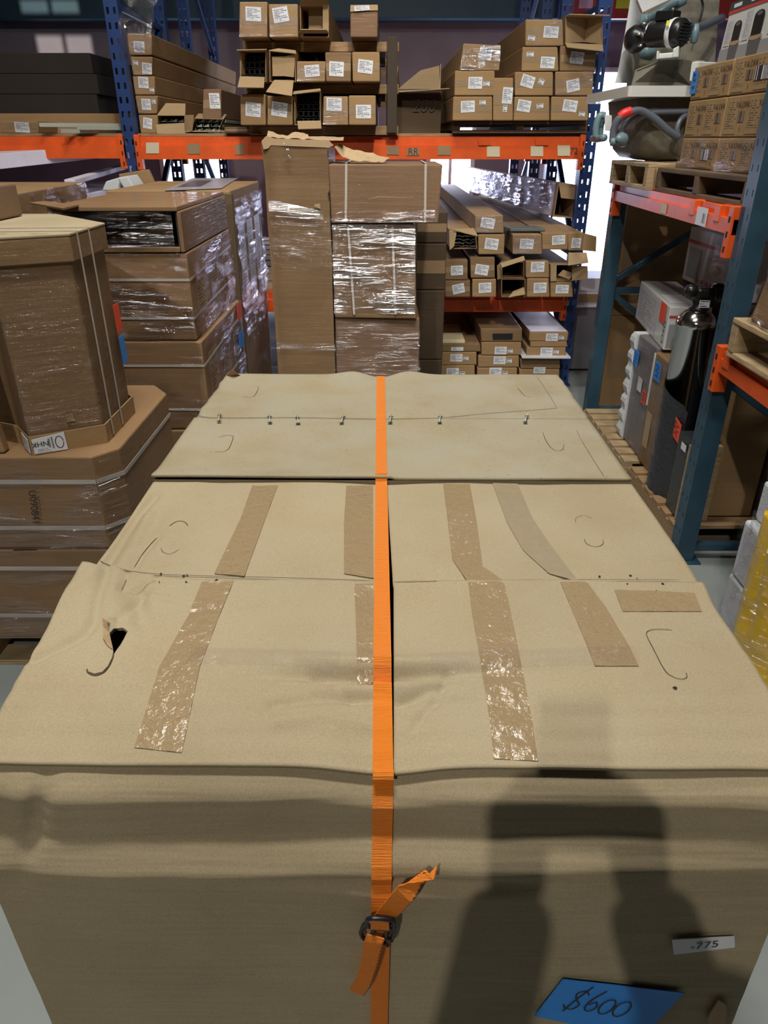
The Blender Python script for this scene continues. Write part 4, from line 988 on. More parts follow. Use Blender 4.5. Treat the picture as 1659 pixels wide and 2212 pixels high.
# ================================================================ the big blue and orange pallet rack at the back
def post(root, x, y, z1, mat, w=.08, d=.07, pitch=.0762, z0=0.0, turn=0, s0=.30, s1=.68, fill=.55):
    """upright: C-section with two columns of slots through its face; turn=0 face to -y, 1 face to -x"""
    vs = []; fs = []
    def pl(a0, a1, b0, b1, front):
        k = len(vs)
        if front: pts = [(a0, 0, b0), (a1, 0, b0), (a1, 0, b1), (a0, 0, b1)]
        else: pts = [(a0, 0, b0), (a0, d, b0), (a0, d, b1), (a0, 0, b1)]
        for p in pts: vs.append(p)
        fs.append((k, k + 1, k + 2, k + 3))
    h = w / 2
    pl(-h, -h * s1, z0, z1, 1); pl(-h * s0, h * s0, z0, z1, 1); pl(h * s1, h, z0, z1, 1)
    n = int((z1 - z0) / pitch)
    for i in range(n + 1):
        a = z0 + i * pitch; b = min(a + pitch * fill, z1)
        if a >= z1: break
        pl(-h * s1, -h * s0, a, b, 1); pl(h * s0, h * s1, a, b, 1)
    pl(-h, 0, z0, z1, 0); pl(h, 0, z0, z1, 0)
    out = []
    for (a, b, c) in vs:
        out.append((x + a, y + b, c) if turn == 0 else (x + b, y - a, c))
    o = mk('upright', out, fs, mat, root)
    m = o.modifiers.new('t', 'SOLIDIFY'); m.thickness = .003; m.offset = 0
    if z0 == 0:
        f = [(x - h - .02, y - .02), (x + h + .02, y + d + .03)] if turn == 0 else [(x - .02, y - h - .02), (x + d + .03, y + h + .02)]
        box('foot_plate', f[0][0], f[1][0], f[0][1], f[1][1], 0, .008, mat, root, .001)
    return o
def bar(name, a, b, w, mat, root, h=None):
    a, b = V(a), V(b); t = (b - a).normalized(); s = t.orthogonal().normalized() if abs(t.z) > .9 else t.cross(V((0, 0, 1))).normalized(); u = s.cross(t).normalized()
    h = h or w; s = s * w / 2; u = u * h / 2
    vs = [a - s - u, a + s - u, a + s + u, a - s + u, b - s - u, b + s - u, b + s + u, b - s + u]
    v, f = bevelled(vs, HEXF, min(w, h) * .12); return mk(name, v, f, mat, root)
YR = 5.1; XA, XB = -1.600, 1.297; XLL = -4.4
rack = thing('pallet_rack', 'tall rack with blue slotted posts and orange beams full of long cartons', 'storage rack', (0, 5.6, 0))
for x in (XA, XB, XLL):
    for y, dy in ((YR, 0), (6.15, 0), (6.9, 0), (7.95, 0)):
        post(rack, x, y, 3.6, 'rack_blue')
    for z0, z1 in ((.2, .9), (.9, 1.6), (1.6, 2.3), (2.3, 3.0)):
        if x == XLL: continue
        bar('brace', (x, YR + .07, z0), (x, 6.15, z1), .035, 'rack_blue', rack); bar('brace', (x, YR + .07, z0), (x, 6.15, z0), .035, 'rack_blue', rack)
        bar('brace', (x, 6.97, z1), (x, 7.95, z0), .035, 'rack_blue', rack)
def beam(x0, x1, y, z0, z1, mat='rack_orange'):
    zs = z0 + (z1 - z0) * .62
    prof = [(y, z0), (y + .05, z0), (y + .05, z1), (y + .016, z1), (y + .016, zs), (y, zs)]
    vs = [V((x0, *p)) for p in prof] + [V((x1, *p)) for p in prof]; k = 6
    fs = [tuple(range(k)), tuple(reversed(range(k, 2 * k)))] + [(i, i + k, (i + 1) % k + k, (i + 1) % k) for i in range(k)]
    o = mk('beam', vs, fs, mat, rack)
    for xx, sg in ((x0, 1), (x1, -1)):
        box('beam_connector', min(xx, xx + sg * .035), max(xx, xx + sg * .035), y - .004, y + .045, z0 - .06, z1 + .012, mat, o, .003)
        for zz in (z0 - .03, z0 + .03, z0 + .09):
            box('slot', xx + sg * .012 - .004, xx + sg * .012 + .004, y - .0055, y - .003, zz - .012, zz + .012, 'hole_dark', o, 0)
    return o
ZS = 1.613
yb = YR - .03
b1 = beam(XA + .035, XB - .035, yb, 1.485, ZS); b0 = beam(XLL + .04, XA - .035, yb, 1.49, ZS)
b2 = beam(XA + .035, XB - .035, yb, .535, .667)
for y in (6.15, 6.9, 7.95):
    beam(XA + .035, XB - .035, y + .075, 1.485, ZS); beam(XLL + .04, XA - .035, y + .075, 1.49, ZS); beam(XA + .035, XB - .035, y + .075, .535, .667)
for i in range(9):
    for z, xx0, xx1 in ((ZS, XA, XB), (.667, XA, XB), (ZS, XLL, XA)):
        y0 = YR + .02 + i * .33; box('deck_board', xx0 + .05, xx1 - .05, y0, y0 + .26, z + .0005, z + .018, 'wood_mid', rack, .002)
# paper squares stuck on the beams
for (x0, y0, x1, y1, cv, m_) in ((935, 912, 1018, 982, c1, 'paper_cream'), (1200, 918, 1280, 985, c1, 'tape_kraft'), (1505, 922, 1562, 990, c1, 'tape_kraft'),
                                 (165, 935, 243, 990, c3, 'tape_kraft'), (293, 950, 372, 995, c3, 'tape_kraft'), (492, 933, 573, 993, c3, 'tape_kraft'), (805, 937, 887, 1003, c3, 'paper_cream'), (1085, 935, 1165, 1000, c3, 'paper_cream'), (1257, 930, 1337, 998, c3, 'paper_cream')):
    quad('paper_square', pxquad((x0, y0, x1, y1), yb - .002, cv), m_, b1, .001)
for (x0, y0, x1, y1) in ((752, 882, 832, 930), (1117, 882, 1197, 930)):
    quad('orange_clip', pxquad((x0, y0, x1, y1), yb - .006, c3), 'rack_orange', b1, .003)
text('beam_mark', 'RR', W(*c3(333, 972), yb - .004), V((1, 0, 0)), V((0, 0, 1)), .055, 'ink_brown', b1)
text('beam_mark', '72', W(*c3(1362, 968), yb - .002), V((1, 0, 0)), V((0, 0, 1)), .05, 'ink_brown', b1)

# ---------------------------------------------------------------- cartons on the upper shelf
GU = 'long cartons on the upper shelf'
def fc(label, rect, Y, cv, labels=(), mat='kraft', depth=2.8, group=GU, name='long_carton', wrap=None, snap=None, **kw):
    """carton whose end shows at pixel rect on plane Y; labels as pixel (cx, cy, w, h, rot[, small])"""
    q = pxquad(rect, Y, cv)
    if snap is not None:
        for i in (0, 1): q[i].z = snap
    if max(p.x for p in q) > -1.5:
        for p in q: p.x = min(max(p.x, XA + .047), XB - .047)
    ls = []
    r4 = rect if not hasattr(rect[0], '__len__') else (min(p[0] for p in rect), min(p[1] for p in rect), max(p[0] for p in rect), max(p[1] for p in rect))
    for l in labels:
        cu = (l[0] - r4[0]) / (r4[2] - r4[0]); cw = 1 - (l[1] - r4[1]) / (r4[3] - r4[1])
        ls.append((cu, cw, l[2] / (r4[2] - r4[0]), l[3] / (r4[3] - r4[1])) + tuple(l[4:]))
    return carton(name, label, q, depth, mat, ls, group, wrap=wrap, **kw)
DZ = ZS + .018
YA = 5.19
fc('topmost labelled carton of the column beside the blue post', (775, 215, 968, 352), YA, c1, [(865, 300, 90, 72, -3)], wrap='film_clear')
fc('second carton from the top in the column beside the blue post', (800, 362, 972, 482), YA, c1, [(930, 438, 88, 72, -6), (838, 402, 44, 28, -4, 1)], wrap='film_clear')
fc('third carton from the top in the column beside the blue post', (815, 487, 990, 607), YA, c1, [(898, 528, 86, 72, -4), (965, 575, 38, 24, 0, 1)])
fc('fourth carton from the top in the column beside the blue post', (825, 612, 1007, 728), YA, c1, [(910, 668, 88, 72, -2), (975, 648, 38, 30, 0, 1)], wrap='film_clear')
fc('bottom carton of the column beside the blue post', (843, 735, 1002, 857), YA, c1, [(918, 790, 84, 70, -10)], snap=DZ)
# open cartons with metal channels
CH = [(-.5, -.25), (-.5, .25), (-.44, .25), (-.44, -.19), (.44, -.19), (.44, .25), (.5, .25), (.5, -.25)]
CHM = None
def channel(p, w, L_, rot, mat, label, group, name='metal_channel', yaw=0.0):
    global CHM
    if CHM is None:
        k = len(CH); vs = [(a, 0, b) for a, b in CH] + [(a, 1, b) for a, b in CH]
        CHM = bpy.data.meshes.new('metal_channel'); CHM.from_pydata(vs, [], [(i, i + k, (i + 1) % k + k, (i + 1) % k) for i in range(k)] + [(7, 6, 5, 0), (0, 5, 4, 3), (0, 3, 2, 1)]); CHM.materials.append(MATS['metal_galv'])
    o = bpy.data.objects.new(name, CHM); COL.objects.link(o); o.location = p; o.scale = (w, L_, w); o.rotation_euler = (0, rot, yaw)
    o['label'] = label; o['category'] = 'channel'; o['group'] = group; return o
q = pxquad((1003, 737, 1185, 852), YA, c1); q[0].z = q[1].z = DZ
open_carton('open_carton', 'open brown carton of metal channels with raised flap beside the labelled column', q, 3.0, 'kraft',
            [[q[3], q[2], W(*c1(1187, 662), YA + .05), W(*c1(1062, 660), YA + .05)], [q[1], q[2] , W(*c1(1240, 735), YA - .06), W(*c1(1232, 838), YA - .06)], [W(*c1(1005, 855), YA - .03), W(*c1(1185, 855), YA - .03), q[1] + V((0, 0, .06)), q[0] + V((0, 0, .05))]], GU)
for i in range(5):
    for j in range(3):
        if j == 2 and i > 3: continue
        channel(q[0] + V((.035 + .038 * i + random.uniform(-.004, .004), .05 + random.uniform(0, .05), .022 + .026 * j)), .034, 2.7, random.choice((0, math.pi)), 'metal_galv', 'pale metal channel stacked inside the open carton with raised flap', 'channels in the open carton with raised flap')
q = [W(*c1(1205, 838), YA), W(*c1(1392, 838), YA), W(*c1(1430, 762), YA), W(*c1(1245, 757), YA)]; q[0].z = q[1].z = DZ
open_carton('open_carton', 'leaning open carton packed with dark metal channels below the upright carton', q, 3.0, 'kraft_dark', [[q[0] + V((-.01, -.05, .012)), q[1] + V((.07, -.05, .012)), q[1] + V((.07, -.002, .016)), q[0] + V((0, -.002, .016))], [q[3], q[2], q[2] + V((0, .12, .03)), q[3] + V((0, .12, .03))]], GU)
for i in range(4):
    for j in range(3):
        channel(q[0] + V((.05 + .045 * i + .014 * j, .04 + random.uniform(0, .04), .02 + .026 * j)), .036, 2.7, math.radians(random.uniform(-10, 10)), 'metal_galv', 'metal channel packed inside the leaning open carton', 'channels in the leaning open carton')
for (x, y) in ((1355, 852), (1388, 855), (1468, 858)):
    channel(W(*c1(x, y), YA - .04) + V((0, 0, .012)), .042, 2.4, 0, 'metal_galv', 'metal channel lying loose on the shelf edge', 'loose channels on the shelf edge')
fc('narrow labelled carton standing upright behind the open channel cartons', (1300, 570, 1413, 760), 5.2, c1, [(1373, 645, 62, 98, 0)], mat='kraft_red')
fc('flat thin carton on the shelf edge beside the loose channels', (1437, 812, 1602, 862), 5.06, c1, mat='kraft_dark', depth=2.6, snap=DZ)

# ---------------------------------------------------------------- timber stand with three rows of cartons
YT = 4.86
ts = thing('timber_stand', 'rough timber stand with three tiers holding open and labelled cartons', 'wooden stand', (0, 5.4, DZ))
xl, xr = W(547, 250, 5.0).x, W(815, 250, 5.0).x
zt_ = [W(600, 272, 5.0).z, W(600, 181, 5.0).z, W(600, 88, 5.0).z]
xr += .09
for y in (5.0, 6.0, 7.0):
    box('post', xr - .03, xr + .03, y, y + .05, DZ + .0005, zt_[2] + .02, 'wood_black', ts, .003)
    for z0, z1 in ((DZ + .0005, zt_[0] - .05), (W(600, 203, 4.86).z + .006, zt_[1] - .05), (W(600, 108, 4.86).z + .006, zt_[2] - .05)): box('spacer_block', xl - .03, xl + .03, y, y + .05, z0, z1, 'wood_mid', ts, .003)
for z in zt_:
    for y in (5.052, 6.052, 7.052): box('cross_rail', xl - .04, xr + .04, y, y + .04, z - .05, z, 'wood_mid', ts, .003)
    for x in (xl + .04, (xl + xr) / 2, xr - .09): box('rail', x, x + .05, 5.095, 6.05, z - .045, z + .0, 'wood_dark', ts, .003)
GT = 'cartons on the timber stand'
def tc_(label, rect, row, labels=(), **kw):
    return fc(label, rect, YT, c2, labels, group=GT, snap=zt_[row] + .002, depth=2.6, **kw)
tc_('taped carton at blue post end of the top tier of timber stand', (765, 10, 935, 200), 2, [(850, 75, 92, 75, -3)], wrap='film_clear')
tc_('bulging labelled carton second along the top tier of timber stand', (942, 24, 1113, 200), 2, [(1012, 80, 90, 80, 8)], mat='kraft_warm', wrap='film_clear')
def to_(label, rect, row, flaps, cells=False, **kw):
    q = pxquad(rect, YT, c2); q[0].z = q[1].z = zt_[row] + .002
    fl = [[W(*c2(x, y), YT - d) for x, y, d in f] for f in flaps]
    r = open_carton('open_carton', label, q, 2.6, 'kraft', fl, GT)
    if cells:
        for i in range(4):
            for j in range(4):
                c = bil(q, .2 + .2 * i, .14 + .21 * j) + V((0, .06, 0)); s = .2 * (q[1] - q[0]).length * .44
                vs = []; 
                for yy in (0, 2.2):
                    for a, b in ((-s, -s), (s, -s), (s, s), (-s, s), (-s * .85, -s * .85), (s * .85, -s * .85), (s * .85, s * .85), (-s * .85, s * .85)): vs.append(c + V((a, yy, b)))
                fs = [(0, 1, 5, 4), (1, 2, 6, 5), (2, 3, 7, 6), (3, 0, 4, 7)] + [(i2, i2 + 8, (i2 + 1) % 4 + 8, (i2 + 1) % 4) for i2 in range(4)] + [(i2 + 4, (i2 + 1) % 4 + 4, (i2 + 1) % 4 + 12, i2 + 12) for i2 in range(4)]
                t = one('square_tube', 'black square tube end inside the open carton on the timber stand middle tier' if row == 1 else 'dark square tube end inside the open carton on the lowest timber tier', 'tube', vs, fs, 'black_matte', 'tubes in the open carton of tier %d' % row)
    return r
to_('open empty carton with board liner on the top tier of timber stand', (1128, 30, 1300, 205), 2, [[(1128, 30, 0), (1300, 30, 0), (1298, -8, .06), (1135, -8, .06)], [(1180, 32, -.1), (1268, 32, -.1), (1268, 190, -.1), (1180, 190, -.1)], [(1265, 30, -.004), (1300, 28, -.002), (1300, 185, -.002), (1265, 190, -.004)], [(1120, 200, 0), (1300, 200, 0), (1285, 178, .05), (1130, 178, .05)]])
r = tc_('dark fronted carton with pasted sheet alone at far end of the top tier', (1428, 30, 1592, 205), 2, mat='kraft_red', tape=False)
quad('top_sheet', [W(*c2(x, y), YT - .004) for x, y in ((1428, 70), (1594, 62), (1592, 28), (1430, 30))], 'kraft_torn', r, .002); quad('label', [W(*c2(x, y), YT - .008) for x, y in ((1455, 68), (1546, 60), (1540, 32), (1452, 38))], 'label_print', r, .002)
to_('open carton full of black square tubes with drooping flap on middle tier', (768, 300, 925, 460), 1, [[(755, 520, .10), (912, 522, .10), (918, 460, 0), (770, 455, 0)], [(750, 296, .06), (930, 292, .05), (925, 302, 0), (768, 302, 0)], [(775, 312, .0), (815, 318, -.12), (812, 445, -.12), (772, 450, .0)]], True)
to_('open carton with folded liner and hanging flap on middle tier', (945, 300, 1102, 462), 1, [[(925, 548, .10), (1080, 572, .10), (1090, 478, 0), (975, 476, 0)], [(940, 300, .05), (1105, 318, .04), (1100, 300, 0), (1000, 288, 0)], [(962, 338, .01), (1042, 336, .01), (1036, 455, .01), (965, 455, .01)], [(1042, 336, .012), (1100, 322, .012), (1092, 462, .012), (1036, 455, .012)]])
tc_('squat dented carton third along the middle tier of timber stand', (1110, 366, 1277, 492), 1, [(1200, 425, 86, 72, 4)], wrap='film_clear')
tc_('square labelled carton fourth along the middle tier of timber stand', (1280, 312, 1436, 468), 1, [(1347, 400, 90, 78, -3)], mat='kraft_mid')
tc_('carton with dark taped corner at far end of the middle tier', (1440, 310, 1602, 470), 1, [(1517, 388, 86, 72, -6)])
tc_('labelled carton at blue post end of the lowest timber tier', (768, 562, 924, 720), 0, [(847, 640, 92, 72, -6)])
tc_('labelled carton second along the lowest timber tier', (930, 572, 1082, 722), 0, [(1003, 640, 92, 74, -8)], mat='kraft_warm')
to_('open carton with torn rim and drooping flap on lowest timber tier', (1095, 545, 1250, 722), 0, [[(1085, 560, .05), (1252, 540, .05), (1248, 528, 0), (1090, 545, 0)], [(1118, 770, .08), (1256, 766, .08), (1252, 720, 0), (1112, 722, 0)], [(1095, 560, 0), (1110, 580, -.08), (1110, 700, -.08), (1095, 720, 0)]], True)
tc_('labelled carton with slack tape fourth along the lowest timber tier', (1265, 575, 1413, 732), 0, [(1330, 618, 88, 70, -2)], wrap='film_clear')
tc_('labelled carton at far end of the lowest timber tier', (1420, 570, 1580, 727), 0, [(1507, 655, 88, 72, 0)])

# ---------------------------------------------------------------- shaded open box and the group on the low pallet
q = pxquad((225, 580, 507, 858), 5.2, c3); q[0].z = q[1].z = DZ
r = open_carton('open_box', 'shaded brown open topped box marked 200 with upright flaps on the shelf', [q[0], q[1], q[1] + V((0, .7, 0)), q[0] + V((0, .7, 0))], (q[3].z - q[0].z), 'kraft_shaded',
                [[W(*c3(507, 578), 5.2), W(*c3(510, 570), 5.85), W(*c3(526, 500), 5.85), W(*c3(512, 410), 5.25)], [W(*c3(235, 570), 5.88), W(*c3(505, 570), 5.88), W(*c3(500, 420), 5.9), W(*c3(380, 450), 5.9)], [W(*c3(225, 580), 5.2), W(*c3(140, 600), 5.2), W(*c3(238, 425), 5.5), W(*c3(250, 560), 5.8)], [W(*c3(225, 582), 5.19), W(*c3(507, 582), 5.19), W(*c3(565, 568), 5.05), W(*c3(225, 592), 5.1)]], None, ddir=(0, 0, 1))
r['label'] = 'shaded brown open topped box marked 200 with upright flaps on the shelf'
text('box_mark', '200', W(*c3(400, 680), 5.195), V((1, 0, 0)), V((0, 0, 1)), .10, 'ink_brown', r, .2, off=.004)
YP = 4.98
px0, px1 = W(*c3(590, 800), YP + .08).x, W(*c3(1450, 800), YP + .08).x
zp = W(*c3(800, 772), YP).z
pallet('wooden_pallet', 'dark wooden pallet under the labelled cartons on upper shelf', px0, px1, YP + .08, YP + 1.4, DZ, 'wood_dark', zp - DZ - .002, 'x', 6)
GP2 = 'labelled cartons on the pallet of the upper shelf'
def pc(label, rect, labels=(), Y=YP, snap=None, **kw): return fc(label, rect, Y, c3, labels, group=GP2, snap=snap, depth=3.0, **kw)
pc('crumpled film wrapped carton tilted on top of the short stack beside shaded box', [(632, 448), (880, 452), (898, 290), (655, 278)], [(795, 338, 84, 76, -10), (775, 404, 42, 26, 8, 1)], wrap='film_strong')
pc('middle carton of the short stack beside the shaded open box', (600, 452, 852, 612), [(730, 530, 86, 76, 0), (800, 535, 40, 30, 0, 1)], mat='kraft_warm')
pc('bottom carton of the short stack beside the shaded open box', (588, 617, 840, 772), [(683, 682, 86, 74, 3), (777, 655, 38, 28, 0, 1)], snap=zp)
pc('narrow carton standing on edge between the two carton stacks', (845, 498, 972, 768), [(935, 608, 62, 102, -3), (920, 690, 26, 44, -3, 1)], snap=zp)
pc('topmost film wrapped carton of the four high stack on pallet', (1052, 124, 1292, 294), [(1215, 205, 92, 74, -2), (1090, 243, 44, 30, -6, 1)], mat='kraft_warm', wrap='film_clear')
pc('second highest carton of the four high stack on pallet', (1028, 300, 1262, 455), [(1193, 400, 88, 74, -2), (1080, 347, 44, 28, 0, 1)])
pc('second lowest carton of the four high stack on pallet', (985, 460, 1232, 612), [(1068, 520, 84, 76, -15), (1155, 522, 36, 34, -20, 1)])
pc('bottom carton of the four high stack on pallet', (980, 618, 1207, 772), [(1043, 677, 82, 74, -8), (1145, 678, 42, 28, 8, 1)], snap=zp)
q = pxquad((1308, 100, 1545, 285), YP, c3)
open_carton('open_carton', 'open carton with inner flaps topping the stack by the blue end post', q, 2.8, 'kraft', [[W(*c3(x, y), YP - d) for x, y, d in f] for f in ([(1305, 278, 0), (1545, 290, 0), (1550, 330, .10), (1318, 305, .10)], [(1308, 104, 0), (1330, 88, .06), (1592, 95, .06), (1545, 104, 0)], [(1312, 112, -.01), (1448, 108, -.10), (1430, 270, -.10), (1310, 275, -.01)], [(1450, 112, -.09), (1540, 106, -.012), (1540, 280, -.012), (1432, 270, -.09)])], GP2)
pc('carton directly under the open carton by the blue end post', (1272, 292, 1512, 455), [(1385, 370, 90, 76, -5)], mat='kraft_mid')
pc('carton with slanted label second lowest by the blue end post', (1240, 458, 1492, 612), [(1358, 547, 86, 78, 12)], wrap='film_clear')
pc('bottom carton of the stack by the blue end post', (1215, 618, 1457, 772), [(1338, 677, 90, 74, -6), (1415, 730, 38, 28, -4, 1)], snap=zp)

# ---------------------------------------------------------------- the bay beyond the blue post
fc('taped labelled carton lying on the beam beside pale metal tracks', (5, 775, 245, 868), YA, c1, [(142, 822, 92, 76, -3)], snap=DZ, wrap='film_clear', depth=1.2)
for i, (xa, ya, xb, yb_, Y) in enumerate(((262, 800, 790, 800, 5.05), (270, 812, 795, 815, 5.1), (500, 808, 790, 822, 5.02), (400, 838, 640, 845, 5.0), (520, 838, 800, 838, 5.06))):
    a, b = W(*c1(xa, ya), Y), W(*c1(xb, yb_), Y); a.z = b.z = DZ + .012 + .034 * (i < 2) + .018 * (i == 2)
    d = b - a; s = .05
    prof = [(-.5, -.22), (-.5, .22), (-.42, .22), (-.42, -.14), (.42, -.14), (.42, .22), (.5, .22), (.5, -.22)]
    vs = [a + V((0, p * s + .0, r_ * s)) for p, r_ in prof] + [b + V((0, p * s + .3, r_ * s)) for p, r_ in prof]; k = 8
    one('metal_track', 'pale green metal track lying in a loose pile beside the taped carton', 'track', vs, [(j, (j + 1) % k, (j + 1) % k + k, j + k) for j in range(k)] + [(0, 1, 2, 3), (0, 3, 4, 7), (7, 4, 5, 6)], 'metal_galv', 'pale metal tracks on the beam')
carton('long_carton', 'dull tan long carton lying behind the pale metal tracks', [V((-4.2, 5.5, DZ)), V((-1.72, 5.5, DZ)), V((-1.72, 5.5, DZ + .12)), V((-4.2, 5.5, DZ + .12))], .35, 'kraft', tape=False, group=None)
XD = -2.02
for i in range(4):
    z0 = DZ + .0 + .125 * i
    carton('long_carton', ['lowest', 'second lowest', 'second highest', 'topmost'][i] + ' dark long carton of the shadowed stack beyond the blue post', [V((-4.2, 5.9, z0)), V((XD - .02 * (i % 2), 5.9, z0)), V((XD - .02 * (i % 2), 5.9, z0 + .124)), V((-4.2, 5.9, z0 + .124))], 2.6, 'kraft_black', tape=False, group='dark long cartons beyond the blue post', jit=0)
# film hanging from the rack
fm = thing('plastic_film', 'crumpled clear plastic film hanging down beside the blue post', 'film', W(300, 100, 4.98))
def hang(u, v):
    x = 262 + u * 72 + 8 * math.sin(v * 6) + v * v * 4; y = -60 + v * (175 - 40 * abs(u - .6))
    p = W(x, y, 4.99); return p + V((0, .03 * noise.noise(V((u * 9, v * 5, 1))) + .012 * noise.noise(V((u * 30, v * 20, 5))), 0))
gridmesh('film', hang, 40, 40, 'film_loose', fm)

# ---------------------------------------------------------------- middle shelf
GM = 'long cartons on the middle shelf'; YM_ = 4.8; DM = .667 + .019
def mc(label, rect, labels=(), Y=YM_, snap=None, **kw): return fc(label, rect, Y, c7, labels, group=GM, snap=snap, depth=3.4, mat=kw.pop('mat', 'kraft'), **kw)
def mo(label, rect, flaps, Y=YM_, snap=None, mat='kraft'):
    q = pxquad(rect, Y, c7)
    if snap: q[0].z = q[1].z = snap
    return open_carton('open_carton', label, q, 3.3, mat, [[W(*c7(x, y), Y - d) for x, y, d in f] for f in flaps], GM), q
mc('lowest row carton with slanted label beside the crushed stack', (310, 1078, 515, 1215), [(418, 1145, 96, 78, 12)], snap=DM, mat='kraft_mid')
mc('lowest row carton with torn flap second from the crushed stack', (530, 1066, 722, 1200), [(632, 1130, 100, 74, 4)], snap=DM)
mo('lowest row open carton with cream strip in the middle of shelf', (765, 1066, 962, 1218), [[(822, 1215, .06), (958, 1190, .06), (950, 1130, .0), (860, 1165, .0)]], snap=DM, mat='kraft_mid')
mc('lowest row labelled carton beside the end one near blue post', (970, 1060, 1157, 1200), [(1080, 1130, 104, 76, 3)], snap=DM)
mc('lowest row end carton beside the blue end post', (1162, 1088, 1346, 1228), [(1258, 1155, 104, 76, 0)], snap=DM)
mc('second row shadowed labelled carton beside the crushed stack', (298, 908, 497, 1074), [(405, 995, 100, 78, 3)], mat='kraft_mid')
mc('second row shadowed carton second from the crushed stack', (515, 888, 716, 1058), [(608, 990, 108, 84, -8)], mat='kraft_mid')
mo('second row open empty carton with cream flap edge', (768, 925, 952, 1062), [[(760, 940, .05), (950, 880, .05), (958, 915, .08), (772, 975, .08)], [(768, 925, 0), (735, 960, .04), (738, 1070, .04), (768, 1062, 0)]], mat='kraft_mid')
mc('second row neatly labelled carton under the shelf of longer cartons', (968, 920, 1154, 1056), [(1062, 968, 106, 82, 2)])
mo('second row open carton with crumpled label and splayed flaps', (1165, 948, 1346, 1084), [[(1308, 955, .10), (1475, 930, .10), (1460, 850, .02), (1312, 850, .02)], [(1340, 1080, .05), (1468, 1066, .08), (1470, 962, .08), (1345, 955, .02)], [(1168, 950, .004), (1215, 948, .004), (1212, 1082, .004), (1166, 1084, .004)], [(1225, 1035, .02), (1320, 1070, .02), (1350, 1020, .02), (1270, 990, .02)]])
r, q = mo('upper row open carton spilling bright metal strips beside crushed stack', [(350, 822), (568, 818), (560, 690), (352, 680)], [[(345, 660, .0), (540, 655, .0), (575, 720, .06), (480, 700, .06)], [(345, 830, .05), (380, 800, .05), (400, 690, .04), (340, 670, .02)]])
GS = 'bright metal strips in the open carton'
for i in range(6):
    for j in range(4):
        c = bil(q, .14 + .145 * i, .10 + .2 * j + .03 * (i % 2)) + V((0, .03 + random.uniform(-.04, .04), 0)); a = random.uniform(-.4, .4); s = .015
        vs = [c + V((-s * math.cos(a), 0, -s * math.sin(a))), c + V((s * math.cos(a), 0, s * math.sin(a))), c + V((s * math.cos(a), 0, s * math.sin(a) + .004)), c + V((-s * math.cos(a), 0, -s * math.sin(a) + .004))]
        one('metal_strip', 'bright metal strip end sticking out of the open carton', 'strip', vs + [v + V((0, 3, 0)) for v in vs], HEXF, 'metal_bright', GS)
mc('upper row labelled carton below the one riding on top', (575, 702, 792, 866), [(685, 780, 112, 90, -6)])
mc('labelled carton riding on top of the upper row', (552, 545, 782, 690), [(655, 610, 108, 84, -10)], mat='kraft_warm', wrap='film_clear')
mc('upper row tall labelled carton in the middle of shelf', (858, 702, 1096, 862), [(972, 780, 108, 80, -2)], wrap='film_clear')
mc('upper row carton under the small grey tile', (1100, 690, 1306, 828), [(1230, 748, 104, 76, 4)])
r = mc('upper row end carton with open side flap beside blue post', (1308, 688, 1466, 836), [(1395, 772, 108, 80, 0)])
fz = [W(*c7(x, y), YM_) for x, y in ((1466, 832), (1526, 838), (1530, 715), (1466, 692))]; fz[0].x = fz[3].x = XB - .047
plate('side_flap', [fz[0], fz[1] + V((0, -.03, 0)), fz[2] + V((0, -.03, 0)), fz[3]], 'kraft', r, .004)
q = pxquad([(1190, 560), (1352, 572), (1388, 300), (1232, 285)], 5.25, c7)
r = open_carton('wrapped_carton', 'tall white film wrapped long carton with open end on top of middle shelf', q, 3.6, 'kraft_inside', [[q[3], q[2], q[2] + V((.02, -.02, -.09)), q[3] + V((.02, -.02, -.09))]], GM, ddir=(-.10, 1, 0))
dv = V((-.10, 1, 0)).normalized() * 3.6
wrap_sheet('stretch_film', [q[0] + dv, q[0], q[3], q[3] + dv], r, 'film_strong', .003, .010, 60, 16, (6, 6, 3)); wrap_sheet('white_sleeve', [q[0] + dv, q[0] + dv * .015, q[3] + dv * .015, q[3] + dv], r, 'white_lavender', .001, .001, 40, 4)
tq_ = [WZ(*c7(x, y), W(*c7(1090, 640), YM_).z + .045) for x, y in ((1040, 655), (1190, 635), (1135, 595), (985, 625))]
zc_ = pxquad((1100, 690, 1306, 828), YM_, c7)[3].z
t0 = V((tq_[0].x, tq_[0].y, zc_ + .002))
one('grey_tile', 'small grey ridged tile lying on an upper row carton', 'tile', *bevelled(hexa(V((.80, 4.86, zc_ + .002)), V((1.02, 4.86, zc_ + .002)), V((1.02, 4.86, zc_ + .02)), V((.80, 4.86, zc_ + .02)), (-.03, .16, 0)), HEXF, .003), 'tile_grey')

